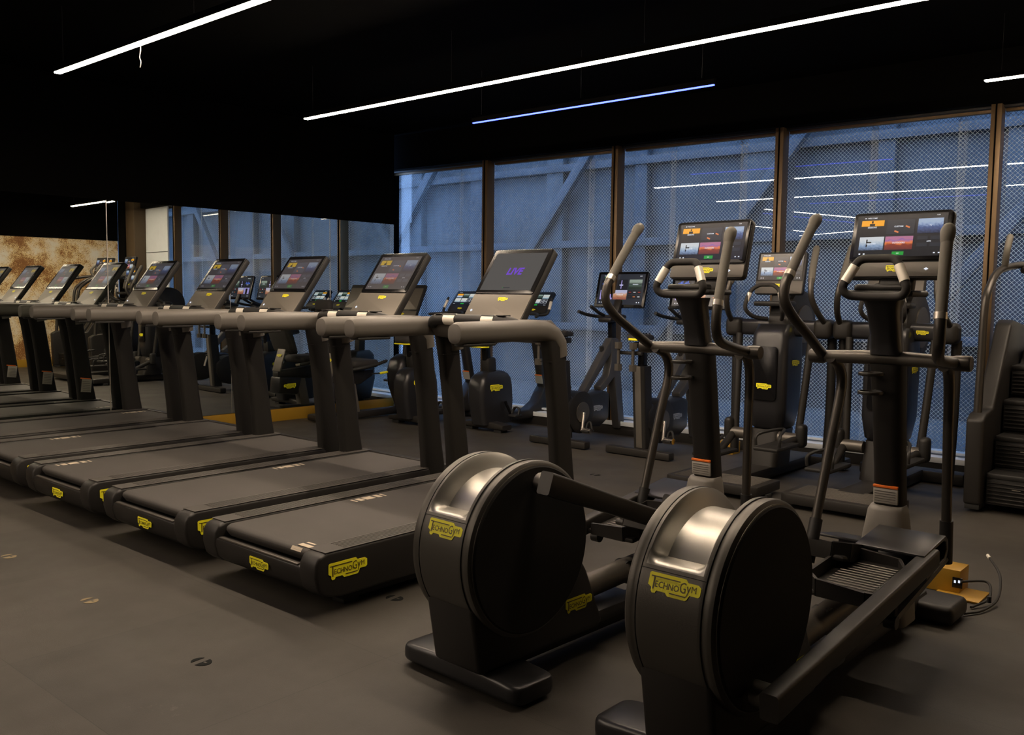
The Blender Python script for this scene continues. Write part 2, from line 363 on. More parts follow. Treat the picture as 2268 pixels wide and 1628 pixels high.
# screen contents in the xz plane facing -y, origin at the screen's lower middle
def screen(kind, w_, h_, parent, mx_loc, mx_rot, name='display'):
    b_ = B(); y0 = 0.0; e_ = -.0006
    def X(a): return -w_/2+a*w_
    def Z(a): return a*h_
    def tile(a0, a1, c0, c1, m, l=1): b_.quad(X(a0), X(a1), Z(c0), Z(c1), y0+e_*l, m)
    def T(s_, a, c, sz, m='s_wht', **k): put_text(b_, s_, X(a), Z(c), y0+e_*4, sz*h_, m, **k)
    if kind == 'live':
        tile(0, 1, 0, 1, 's_grey', 0)
        T('LIVE', .53, .49, .25, 's_vio', bold=.035, shear=.15, sx=.95)
        tile(.45, .58, .055, .07, 's_bg2'); tile(.44, .447, .055, .075, 's_grn')
    elif kind in ('menu', 'menu_dim'):
        tile(0, 1, 0, 1, 's_bg', 0)
        tile(.08, .10, .925, .945, 's_wht'); T('WELCOME', .17, .93, .045)
        T('12:30', .90, .95, .035)
        tile(.05, .31, .74, .88, 's_yel'); tile(.165, .185, .81, .865, 's_sil', 2); tile(.145, .205, .742, .80, 's_sil', 2)
        T('SESSIONS', .18, .705, .05, bold=.02)
        tile(.345, .655, .53, .88, 's_bg2'); T('CUSTOM', .48, .71, .05, bold=.02)
        for a, c in ((.46, .59), (.58, .70)):
            b_.box((X(a), y0+e_*2, Z(c)), (.05*w_, .0006, .035*h_), 's_org', bev=0, rot=(0, 22, 0))
        tile(.69, .96, .53, .88, 'p_sea'); T('TV', .83, .71, .05, bold=.02)
        tile(.05, .33, .16, .48, 'p_snow'); tile(.13, .145, .24, .42, 's_sil', 2); tile(.145, .19, .33, .36, 's_sil', 2); T('ROUTINES', .19, .31, .045, bold=.02)
        tile(.345, .655, .16, .48, 'p_sun'); T('OUTDOORS', .50, .32, .05, bold=.02)
        for a, c in ((.70, .38), (.84, .38), (.70, .22), (.84, .22)): tile(a, a+.115, c, c+.09, 's_bg2')
        T('APPS', .83, .335, .045, bold=.02)
        tile(.44, .57, .03, .115, 's_grn'); T('GO', .505, .07, .04)
        for a in (.06, .11, .89, .94): tile(a, a+.02, .055, .085, 's_wht')
    elif kind == 'ride':
        tile(0, 1, 0, 1, 's_bg2', 0)
        T('WELCOME', .16, .94, .045); tile(.10, .115, .885, .905, 's_grn'); T('12:30', .91, .93, .04)
        tile(.05, .33, .50, .82, 's_bg'); 
        for i in range(9): tile(.07+i*.027, .088+i*.027, .66, .70+.08*((i*5) % 4)/3, 's_blu', 2)
        T('CLASSES', .19, .62, .045, bold=.02)
        tile(.37, .64, .50, .82, 'p_pale' if False else 's_bg'); tile(.49, .51, .52, .80, 's_lil', 2); tile(.46, .54, .62, .66, 's_lil', 2); T('GOALS', .50, .64, .045, bold=.02)
        tile(.67, .95, .50, .82, 'p_leaf'); T('TRAINING', .81, .66, .045, bold=.02)
        tile(.05, .33, .17, .48, 's_lil'); tile(.14, .24, .17, .44, 's_sil', 2)
        tile(.35, .65, .17, .48, 'p_dune'); T('OUTDOORS', .50, .32, .045, bold=.02)
        for i, (a, c) in enumerate(((.67, .35), (.77, .35), (.87, .35), (.67, .20), (.77, .20), (.87, .20))):
            tile(a, a+.09, c, c+.12, 's_bg'); tile(a+.02, a+.07, c+.05, c+.07, ('s_red', 's_wht', 's_red', 's_bg2', 's_org', 's_wht')[i], 2)
        tile(.43, .58, .02, .14, 's_grn'); T('GO', .505, .08, .05)
        for a in (.05, .10, .88, .93): tile(a, a+.02, .06, .09, 's_wht')
    elif kind == 'bike':
        tile(0, 1, 0, 1, 's_bg', 0); T('WELCOME', .17, .92, .05)
        tile(.05, .33, .72, .84, 's_yel'); tile(.05, .33, .55, .70, 'p_snow', 1); tile(.36, .64, .55, .84, 'p_leaf'); tile(.67, .95, .55, .84, 'p_pale')
        tile(.05, .33, .20, .50, 'p_pale'); tile(.36, .64, .20, .50, 'p_pale')
        for a, c in ((.67, .37), (.82, .37), (.67, .22), (.82, .22)): tile(a, a+.125, c, c+.12, 's_wht', 1); tile(a+.008, a+.117, c+.012, c+.108, 's_bg', 2)
        tile(.42, .58, .04, .13, 's_grn')
        for a in (.05, .10, .87, .92): tile(a, a+.03, .07, .10, 's_wht')
    else:
        tile(0, 1, 0, 1, 's_grey', 0)
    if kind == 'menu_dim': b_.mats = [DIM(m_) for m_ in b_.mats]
    o = b_.build(name, parent); o.location = mx_loc; o.rotation_euler = mx_rot; return o

# ================================================================== TREADMILL (faces +y, origin at rear centre on the floor)
def make_treadmill(label):
    t = empty('treadmill'); tag(t, label, 'treadmill', 'treadmills in a row along the mirror')
    W = .457
    prof = [(.045, .09), (.012, .12), (-.004, .18), (-.002, .236), (.018, .268), (.06, .282), (1.88, .282), (1.90, .26), (1.90, .10), (1.85, .075), (.14, .07), (.08, .08)]
    b_ = B()
    for s in (-1, 1):
        b_.prism(prof, 'x', s*.335, s*W, 'dark', .026, 3)
    low = [(.05, .09), (.016, .12), (.0, .18), (.004, .208), (.02, .214), (.05, .212), (.10, .19), (1.88, .19), (1.88, .08), (.14, .07), (.08, .08)]
    b_.prism(low, 'x', -.36, .36, 'dark', .004)
    b_.box((0, 1.885, .262), (.80, .05, .035), 'dark', .01)
    b_.box((0, .95, .05), (.78, 1.5, .06), 'rubber', .01)
    for s in (-1, 1):
        for y_ in (.25, 1.7): b_.box((s*.34, y_, .012), (.09, .09, .024), 'rubber', .008)
    deck = b_.build('deck', t)
    for s in (-1, 1):
        b_ = B()
        b_.box((s*.396, .965, .2822), (.118, 1.83, .004), 'groove', .0015, seg=1)
        for i in range(6): b_.box((s*(.352+i*.017), 1.0, .2850), (.008, 1.68, .0025), 'groove', .001, seg=1)
        b_.build('side_rail', deck, 'ribbed foot rail')
    b_ = B(); b_.box((0, .016, .2145), (.63, .022, .010), 'graphite', .004); b_.build('rear_lip', deck, 'thin grey lip under the belt')
    b_ = B(); bel = [(.06, .225), (.045, .245), (.05, .264), (.075, .2745), (1.855, .2745), (1.855, .21), (.07, .21)]
    b_.prism(bel, 'x', -.325, .325, 'belt', .010, 3); belt = b_.build('belt', t)
    b_ = B(); x_ = -.262
    for dy, ly in ((-.11, .012), (-.07, .03), (-.01, .06), (.055, .03), (.095, .012)):
        b_.box((x_, dy, 0), (.055, ly, .0012), 'mark', 0)
    b_.build('belt_mark', belt, 'pale dashes painted on the belt', loc=(0, .87, .2752))
    # uprights lean back towards the user
    for s in (-1, 1):
        b_ = B(); secs = []
        for y_, z_, w_, d_ in ((1.765, .24, .080, .18), (1.745, .40, .076, .165), (1.705, .75, .070, .155), (1.67, 1.0, .070, .155), (1.645, 1.15, .074, .165)):
            secs.append([(s*.418+px, y_+py, z_) for px, py in rrect(w_, d_, .030)])
        b_.loft(secs, 'post'); up = b_.build('upright', t)
        b_ = B(); secs = []
        b_.box((s*.415, 1.666, 1.035), (.073, .160, .002), 'rubber', 0); b_.build('seam', up)
        if s > 0:
            b_ = B(); b_.box((.3785, 1.745, .43), (.004, .10, .135), 'label', .001, rot=(-7, 0, 0)); b_.box((.3758, 1.736, .503), (.003, .10, .012), 'orange', 0, rot=(-7, 0, 0))
            for i in range(6): b_.box((.3758, 1.747-i*.001, .38+i*.018), (.0015, .075, .004), 'ink2', 0, rot=(-7, 0, 0))
            b_.build('warning_label', up, 'grey warning label with an orange stripe')
        # padded handrail, rounded rear end, turning down into the upright
        b_ = B(); secs = []
        path = [(.872, 1.200, .55, 0), (.877, 1.206, .86, 0), (.905, 1.208, 1, 0), (1.2, 1.21, 1, 0), (1.48, 1.212, 1, 0), (1.57, 1.206, 1, 18), (1.645, 1.182, 1, 38), (1.695, 1.13, 1, 62), (1.705, 1.06, .98, 80)]
        for y_, z_, k_, a_ in path:
            ca, sa = math.cos(R(a_)), math.sin(R(a_))
            secs.append([(s*.408+px*k_, y_+pz*k_*sa, z_+pz*k_*ca) for px, pz in rrect(.105, .114, .045, 5)])
        b_.loft(secs, 'rail'); rl = b_.build('handrail', t, 'grey padded handrail', ang=50)
        b_ = B(); b_.box((s*.408, 1.03, 1.148), (.07, .24, .016), 'black', .006); b_.build('rail_trim', rl)
    # control deck between the rails
    b_ = B()
    pr = [(1.45, 1.245), (1.48, 1.266), (1.70, 1.262), (1.75, 1.23), (1.74, 1.16), (1.66, 1.13), (1.50, 1.15), (1.46, 1.19)]
    b_.prism(pr, 'x', -.37, .37, 'rail', .01, 2); cdk = b_.build('control_deck', t)
    b_ = B(); b_.tube([(-.34, 1.455, 1.225), (-.30, 1.43, 1.25), (-.2, 1.42, 1.257), (.2, 1.42, 1.257), (.30, 1.43, 1.25), (.34, 1.455, 1.225)], .032, 'black', 14, 5)
    for s in (-1, 1): b_.box((s*.245, 1.425, 1.288), (.055, .06, .006), 'black', .002)
    hb = b_.build('front_grip', t)
    for s in (-1, 1):
        b_ = B()
        for k_ in (-1, 1): b_.tube([(s*.15-.045, 1.42+k_*.0009, 1.257), (s*.15+.045, 1.42+k_*.0009, 1.257)], .0335, 'ivory', 20, 1)
        b_.box((s*.15, 1.401, 1.286), (.093, .005, .010), 'black', 0, rot=(-55, 0, 0))
        b_.build('pulse_sensor', hb, 'pale metal pulse sensor')
    b_ = B(); b_.box((0, 1.49, 1.273), (.24, .05, .008), 'gloss', .003); b_.box((-.02, 1.473, 1.276), (.05, .014, .006), 'orange', .001); b_.build('key_strip', cdk)
    # tilted console
    con = empty('console_pivot')
    b_ = B(); th = .045
    b_.prism(rrect(.46, .545, .018), 'y', .0, th, 'black', .005)
    c_ = b_.build('console', t); bpy.data.objects.remove(con)
    c_.location = (0, 1.735, 1.455); c_.rotation_euler = (R(-36), 0, 0)
    b_ = B(); b_.prism(rrect(.452, .205, .006), 'y', -.006, .002, 'panel', .003); b_.build('front_panel', c_, 'grey metal lower panel', loc=(0, 0, -.168))
    b_ = B(); b_.prism(rrect(.456, .33, .014), 'y', -.007, .002, 'gloss', .003); b_.build('bezel', c_, 'gloss black screen frame', loc=(0, 0, .105))
    logo(c_, (.02, -.0062, -.10), .075)
    b_ = B(); b_.box((-.185, -.0075, -.185), (.018, .003, .006), 's_wht', .001); b_.box((-.185, -.0075, -.185), (.006, .003, .018), 's_wht', .001); b_.build('badge', c_, 'small white mark')
    scr = screen('menu_dim', .40, .275, c_, (0, -.0078, -.035), (0, 0, 0))
    logo(t, (.03, -.0015, .158), .15, (0, 0, 0)); logo(t, (W+.001, .17, .195), .215, (0, 0, 90))
    return t, scr
# mirror line: x as a function of y
MB_ = R(1.3)
def mirror_x(y): return -8.385+(y-3.97)*math.tan(MB_)

TX = [-3.555-i*1.077 for i in range(5)]
TY = 2.315
tl = ['black treadmill nearest the camera, its screen showing purple LIVE', 'black treadmill second from the right in the row, just left of the LIVE one',
      'black treadmill in the middle of the row of five', 'black treadmill second from the mirror wall', 'black treadmill farthest left, standing right against the mirror']
t0, scr = make_treadmill(tl[1]); t0.location = (TX[1], TY, 0)
marks = [(.62, .25), (1.0, 0), (.2, 0), (.55, 0), (1.72, 0), (.3, 0)]
tms = [t0]
for i in (0, 2, 3, 4):
    c = clone(t0, (TX[i], TY+random.uniform(-.01, .01), 0)); c['label'] = tl[i]; tms.append(c)
my = {0: .90, 1: 1.13, 2: .23, 3: .62, 4: 1.70}
idx = [1, 0, 2, 3, 4]
def descend(o): 
    for ch in o.children: yield ch; yield from descend(ch)
bpy.context.view_layer.update()
for tm, i in zip(tms, idx):
    for ch in descend(tm):
        if ch.name.startswith('belt_mark'): ch.location = (0, my[i], .2752)
        if i == 0 and ch.name.startswith('display'):
            par = ch.parent; loc = ch.location.copy(); bpy.data.objects.remove(ch)
            screen('live', .40, .275, par, loc, (0, 0, 0), 'display')['label'] = 'dark screen with the purple word LIVE'
            break
for tm, i in zip(tms, idx):
    if i == 0:
        belt = [c for c in tm.children if c.name.startswith('belt')][0]
        b_ = B(); b_.box((.272, .083, .2752), (.085, .03, .0012), 'mark', 0); b_.box((.245, .052, .262), (.075, .02, .0015), 'mark', 0, rot=(55, 0, 0)); b_.box((.262, .12, .2752), (.06, .012, .0012), 'mark', 0)
        b_.build('belt_mark', belt, 'pale blocks at the rear end of the belt')

# ================================================================== ELLIPTICAL (faces +y, rear drum; origin on the floor behind the drum)
def elliptical(label, loc, rz, phase, swing, scr_mode=0):
    """phase: angle of the right crank pin (deg, 0 = forward, 90 = up); swing: arm angles"""
    t = empty('elliptical_trainer', loc, rz); tag(t, label, 'elliptical trainer', 'elliptical trainers in the foreground')
    b_ = B(); secs = []
    for x_, f_ in ((-.30, .72), (-.297, .82), (-.289, .91), (-.275, .97), (-.25, 1), (-.2, 1), (-.15, 1), (-.1, 1), (-.05, 1), (0, 1), (.05, 1), (.1, 1), (.15, 1), (.2, 1), (.25, 1), (.275, .97), (.289, .91), (.297, .82), (.30, .72)):
        hz = .066+.016*(1-(x_/.30)**2)
        secs.append([(x_-.035, .345+py*f_, .014+hz/2+pz*(.5+.5*f_)) for py, pz in rrect(.205, hz, .022, 4)])
    b_.loft(secs, 'blue_black')
    for s in (-1, 1): b_.box((s*.24-.035, .345, .008), (.06, .12, .016), 'rubber', .004)
    b_.build('rear_foot', t, ang=40)
    b_ = B(); b_.box((0, 1.35, .075), (.13, 1.75, .07), 'black', .02); b_.box((0, .95, .12), (.20, .5, .06), 'blue_black', .02)
    b_.build('base_beam', t)
    b_ = B(); b_.box((.0, 2.19, .05), (.42, .24, .085), 'dark', .03, seg=4); b_.build('front_foot', t)
    # drum cover with the silver scoop in its crown
    CY, CZ, RD, HW = .445, .500, .316, .147
    tb = bmesh.new(); nx, na = 33, 120; grid = []
    xs = [-HW+2*HW*i/(nx-1) for i in range(nx)]
    sm = lambda e0, e1, v: (lambda q: q*q*(3-2*q))(min(1, max(0, (v-e0)/(e1-e0))))
    for x_ in xs:
        ring = []
        for j in range(na):
            a = 360*j/na              # angle from +y axis, counter clockwise to +z
            e_ = max(0, (abs(x_)-(HW-.018))/.018); rad = RD-.007*(1-math.sqrt(max(0, 1-e_*e_)))*1.8
            inx = sm(.092, .062, abs(x_)); ina = sm(25, 42, a)*sm(152, 144, a)
            rad -= .055*inx*ina
            if abs(abs(x_)-.108) < .004: rad -= .003
            zz = CZ+rad*math.sin(R(a)); yy = CY+rad*math.cos(R(a))
            ring.append(tb.verts.new((x_, yy, max(zz, .10))))
        grid.append(ring)
    for i in range(nx-1):
        for j in range(na):
            fc = tb.faces.new((grid[i][j], grid[i][(j+1) % na], grid[i+1][(j+1) % na], grid[i+1][j]))
            a = 360*(j+.5)/na
            fc.material_index = 1 if abs((xs[i]+xs[i+1])/2) < .094 and 24 < a < 152 else 0
    tb.faces.new(grid[0]); tb.faces.new(grid[-1][::-1]); bmesh.ops.recalc_face_normals(tb, faces=tb.faces)
    me = bpy.data.meshes.new('drum_cover'); tb.to_mesh(me); tb.free(); me.materials.append(M['drum']); me.materials.append(M['scoop'])
    me.shade_smooth(); me.set_sharp_from_angle(angle=R(40))
    dr = bpy.data.objects.new('drum_cover', me); COL.objects.link(dr); dr.parent = t; dr['label'] = 'round graphite drum cover with a silver scoop'
    b_ = B()
    b_.prism([(.215, .09), (.175, .32), (.25, .60), (.62, .60), (.80, .34), (.905, .12), (.88, .09)], 'x', -.12, .12, 'dark', .02, 3)
    for sg_ in (-1, 1): b_.tube([(sg_*.105, CY+(RD+.0002)*math.cos(R(a_)), CZ+(RD+.0002)*math.sin(R(a_))) for a_ in range(20, 236, 6)], .0016, 'rubber', 6, 1)
    b_.tube([(-.105, CY+(RD+.0002)*math.cos(R(155)), CZ+(RD+.0002)*math.sin(R(155))), (.105, CY+(RD+.0002)*math.cos(R(155)), CZ+(RD+.0002)*math.sin(R(155)))], .0016, 'rubber', 6, 1); ped = b_.build('drum_base', t)
    logo(dr, (.012, .1455, .600), .165, (-19, 0, 0)); logo(ped, (.121, .745, .225), .16, (0, 0, 90))
    for s in (-1, 1):
        b_ = B(); b_.lathe([(.300, HW-.006), (.300, HW+.003), (.294, HW+.007), (.02, HW+.008)] if s > 0 else [(.300, -HW+.006), (.300, -HW-.003), (.294, -HW-.007), (.02, -HW-.008)], 'x', (0, CY, CZ), 'disc', 72)
        b_.lathe([(.3035, s*(HW-.004)), (.3035, s*(HW+.001)), (.301, s*(HW+.002))], 'x', (0, CY, CZ), 'graphite', 72)
        dc = b_.build('crank_disc', t, 'matt black round side disc', ang=30)
        ph = R(phase if s > 0 else phase+180); py, pz = CY+.245*math.cos(ph), CZ+.245*math.sin(ph)
        b_ = B(); b_.tube([(s*(HW+.01), py, pz), (s*(HW+.05), py, pz)], .014, 'chrome', 12, 1)
        b_.tube([(s*(HW+.035), py, pz), (s*(HW+.118), py, pz)], .038, 'drum', 18, 1, round_end=False)
        bx = s*(HW+.105); fy = py+1.30; fz = .36-.33*(pz-CZ)
        # crank beam, rectangular section
        d = Vector((0, fy-py, fz-pz)).normalized(); nrm = Vector((0, -d.z, d.y))
        secs = []
        for q, hh in ((-.04, .040), (.02, .040), (.25, .036), (.9, .034), (1.0, .034)):
            c_ = Vector((bx, py, pz))+d*(q*(Vector((0, fy-py, fz-pz)).length))
            secs.append([tuple(c_+Vector((px, 0, 0))+nrm*pn) for px, pn in rrect(.056, hh*2, .010, 3)])
        b_.loft(secs, 'beam'); beam = b_.build('pedal_beam', t, 'long crank beam')
        # pedal tray
        tc_ = Vector((bx, py, pz))+d*.98; ang = math.degrees(math.atan2(d.z, d.y))*.75
        mx = Matrix.Translation(tc_+Vector((-s*.152, 0, .0))) @ Matrix.Rotation(R(ang), 4, 'X')
        b_ = B(); pw, pl = .25, .40
        tmp = B(); tmp.box((0, 0, -.022), (pw, pl, .024), 'dark', .01)
        for i in range(13): tmp.box((0, -.15+i*.025, -.0085), (pw-.07, .006, .005), 'graphite', .002, seg=1)
        # raised rim: outer side open at front
        rim = [(s*pw/2-s*.0, -pl/2+.08), (s*pw/2-s*.03, -pl/2), (-s*pw/2+s*.05, -pl/2), (-s*pw/2, -pl/2+.05), (-s*pw/2, pl/2-.06), (-s*pw/2+s*.05, pl/2), (s*pw/2-s*.05, pl/2), (s*pw/2, pl/2-.06)]
        hgt = [.0, .03, .042, .046, .046, .042, .03, .0]
        for (p, hp), (q, hq) in zip(zip(rim, hgt), zip(rim[1:], hgt[1:])):
            dd = Vector((q[0]-p[0], q[1]-p[1])); nn = Vector((-dd.y, dd.x)).normalized()*.006
            tmp.loft([[(p[0]-nn.x, p[1]-nn.y, -.03), (p[0]+nn.x, p[1]+nn.y, -.03), (p[0]+nn.x, p[1]+nn.y, hp-.008), (p[0]-nn.x, p[1]-nn.y, hp-.008)],
                      [(q[0]-nn.x, q[1]-nn.y, -.03), (q[0]+nn.x, q[1]+nn.y, -.03), (q[0]+nn.x, q[1]+nn.y, hq-.008), (q[0]-nn.x, q[1]-nn.y, hq-.008)]], 'dark')
        ob = tmp.build('pedal', beam, 'ribbed foot tray', ang=35); ob.matrix_local = mx
        # hood plate in front of the tray, its end looped down to the beam
        b_ = B(); y0, y1 = .215, .50
        b_.prism([(y0, .045), (y1-.03, .055), (y1, .03), (y1+.005, -.01), (y1-.02, -.045), (y0+.03, -.06), (y0+.03, -.048), (y1-.045, -.033), (y1-.02, -.005), (y1-.03, .03), (y1-.05, .04), (y0, .032)], 'x', -.10, .16 if s > 0 else .10, 'blue_black', .004) if s > 0 else \
            b_.prism([(y0, .045), (y1-.03, .055), (y1, .03), (y1+.005, -.01), (y1-.02, -.045), (y0+.03, -.06), (y0+.03, -.048), (y1-.045, -.033), (y1-.02, -.005), (y1-.03, .03), (y1-.05, .04), (y0, .032)], 'x', -.16, .10, 'blue_black', .004)
        ob = b_.build('pedal_hood', beam); ob.matrix_local = mx
        # swing arm
        a = R(swing[0] if s > 0 else swing[1]); PY, PZ = 1.75, 1.16
        def rot(dy, dz): return (PY+dy*math.cos(a)-dz*math.sin(a), PZ+dy*math.sin(a)+dz*math.cos(a))
        ax = s*.262
        def pt(dy, dz, ox=0): y_, z_ = rot(dy, dz); return (ax+s*ox, y_, z_)
        b_ = B(); b_.tube([pt(.0, .0), pt(-.15, .045, .006), pt(-.29, .095, .025), pt(-.350, .15, .045), pt(-.352, .215, .05), pt(-.333, .262, .048)], .0205, 'arm', 16, 6)
        b_.tube([pt(-.02, -.01, -.04), pt(.06, -.03, -.05), pt(.10, -.12, -.055), pt(.07, -.36, -.055), pt(.03, -.72, -.055)], [.022, .023, .022, .020, .020], 'arm', 16, 6)
        b_.tube([pt(.037, -.68, -.055), pt(.016, -.86, -.055)], .026, 'black', 16, 1)
        b_.lathe([(.027, -.03), (.031, -.02), (.031, .03), (.028, .036), (.004, .037)] if s > 0 else [(.027, .03), (.031, .02), (.031, -.03), (.028, -.036), (.004, -.037)], 'x', (ax+s*.02, PY, PZ), 'arm', 24)
        sa = b_.build('swing_arm', t)
        b_ = B(); b_.tube([pt(-.333, .262, .048), pt(-.272, .39, .042), pt(-.205, .52, .036)], .0205, 'grip', 16, 3)
        b_.tube([pt(-.214, .503, .036), pt(-.198, .532, .036), pt(-.188, .542, .036)], [.0215, .026, .024], 'grip', 16, 2, round_end=True)
        b_.build('arm_grip', sa, 'grey rubber grip with a knob end')
        b_ = B(); b_.tube([pt(-.338, .250, .048), pt(-.328, .272, .047)], .0225, 'steel', 16, 1, sy=1); b_.build('grip_collar', sa, 'bright ring below the grip')
        ly, lz = rot(.02, -.84); lk = Vector((ax-s*.055, ly, lz)); tg = Vector((ax-s*.01, fy-.42, fz-.14))
        b_ = B(); b_.tube([tuple(lk), tuple(tg)], .016, 'dark', 8, 1); b_.lathe([(.024, -.02), (.024, .02)], 'x', tuple(tg), 'black', 16)
        b_.tube([tuple(tg), (ax-s*.01, fy-.40, fz-.05)], .018, 'black', 8, 1)
        b_.build('arm_link', sa)
    # silver guide tube
    b_ = B(); b_.tube([(0, .9, .215), (0, 1.78, .25)], .05, 'graphite', 20, 1); b_.tube([(-.03, 1.20, .225), (.03, 1.20, .225)], .05, 'black', 16, 1); b_.build('guide_tube', t)
    # column
    b_ = B(); secs = []
    for y_, z_, w_, d_ in ((1.91, .10, .13, .13), (1.885, .45, .118, .115), (1.85, .7, .115, .11), (1.80, 1.0, .122, .11), (1.77, 1.14, .13, .11)):
        secs.append([(px, y_+py, z_) for px, py in rrect(w_, d_, .035)])
    b_.loft(secs, 'post'); col = b_.build('column', t)
    b_ = B(); secs = []
    for y_, z_, w_, d_ in ((1.86, .06, .21, .21), (1.85, .25, .195, .19), (1.845, .42, .175, .165), (1.848, .53, .145, .15), (1.852, .548, .13, .135)):
        secs.append([(px, y_+py, z_) for px, py in rrect(w_, d_, .05)])
    b_.loft(secs, 'shell'); b_.build('column_shell', t, 'grey shell round the foot of the column', ang=60)
    b_ = B()
    b_.box((0, 1.810, .590), (.10, .012, .066), 'label', .004, rot=(6, 0, 0)); b_.box((0, 1.804, .630), (.10, .012, .010), 'orange', .001, rot=(3, 0, 0))
    for i in range(5): b_.box((.0, 1.8065-i*.0012, .568+i*.0105), (.085, .002, .003), 'ink2', 0, rot=(6, 0, 0))
    b_.build('warning_label', col, 'grey warning label with an orange stripe')
    b_ = B()
    b_.tube([(-.27, 1.75, 1.16), (-.09, 1.75, 1.165), (.09, 1.75, 1.165), (.27, 1.75, 1.16)], [.025, .029, .029, .025], 'graphite', 20, 2)
    for s in (-1, 1): b_.tube([(s*.268, 1.75, 1.16), (s*.312, 1.75, 1.16)], .029, 'graphite', 20, 1)
    b_.build('pivot_tube', t)
    for z_ in (1.105, 1.03):
        b_ = B(); n_ = 20; pts = [(-.025+.045*math.cos(2*PI*k_/n_), 1.655+.045*math.sin(2*PI*k_/n_), z_) for k_ in range(n_+1)]
        b_.tube(pts, .0045, 'dark', 8, 1, caps=False, sy=1.6); b_.box((-.025, 1.72, z_), (.03, .05, .012), 'black', .003); b_.build('cup_holder', col, 'black ring cup holder')
    b_ = B(); secs = []
    for y_, z_, w_, d_ in ((1.75, 1.18, .125, .10), (1.735, 1.26, .118, .10), (1.70, 1.36, .125, .11), (1.69, 1.40, .145, .13)):
        secs.append([(px, y_+py, z_) for px, py in rrect(w_, d_, .04)])
    b_.loft(secs, 'blue_black'); b_.box((0, 1.72, 1.425), (.26, .20, .025), 'black', .01); b_.box((0, 1.66, 1.446), (.20, .07, .03), 'black', .012)
    b_.box((0, 1.84, 1.50), (.14, .05, .16), 'black', .015, rot=(-18, 0, 0))
    nk = b_.build('neck', t, ang=60)
    # fixed handle loop
    b_ = B(); half = [(0, 1.612, 1.560), (.045, 1.611, 1.560), (.066, 1.606, 1.555), (.080, 1.598, 1.540), (.1005, 1.586, 1.498), (.118, 1.576, 1.462), (.122, 1.576, 1.445), (.115, 1.580, 1.427), (.095, 1.590, 1.415), (.06, 1.598, 1.412), (0, 1.60, 1.411)]
    loop = half+[(-x_, y_, z_) for x_, y_, z_ in half[-2::-1]]
    b_.tube(loop, .0165, 'fabric', 14, 4, caps=False)
    hl = b_.build('handle_loop', t, 'black fixed handle loop')
    for s in (-1, 1):
        b_ = B(); b_.tube([(s*.1145, 1.578, 1.470), (s*.0835, 1.596, 1.533)], .0190, 'ivory', 14, 1); b_.build('pulse_sensor', hl, 'pale metal pulse sensor')
    b_ = B(); b_.prism(rrect(.395, .285, .022), 'y', 0, .035, 'black', .006); con = b_.build('console', t)
    con.location = (0, 1.83, 1.625); con.rotation_euler = (R(-15), 0, 0)
    b_ = B(); b_.prism(rrect(.39, .060, .008), 'y', -.005, .002, 'panel2', .002); b_.build('front_panel', con, 'grey lower strip of the console', loc=(0, 0, -.106))
    b_ = B(); b_.prism(rrect(.388, .205, .012), 'y', -.006, .002, 'gloss', .002); b_.build('bezel', con, loc=(0, 0, .034))
    logo(con, (.0, -.0055, -.102), .075)
    b_ = B(); b_.box((.12, -.006, -.105), (.016, .002, .005), 's_wht', .001); b_.box((.12, -.006, -.105), (.005, .002, .012), 's_wht', .001); b_.build('badge', con, 'small white mark')
    screen('menu', .355, .178, con, (0, -.0068, -.052), (0, 0, 0))
    return t
elliptical('left one of the two foreground elliptical trainers, crank beam raised over its drum', (-2.172, 2.0, 0), R(-2.2), 92, (7, -12))
elliptical('right one of the two foreground elliptical trainers, its long beam angled down', (-1.272, 2.0, 0), R(-.8), 235, (12, -15))
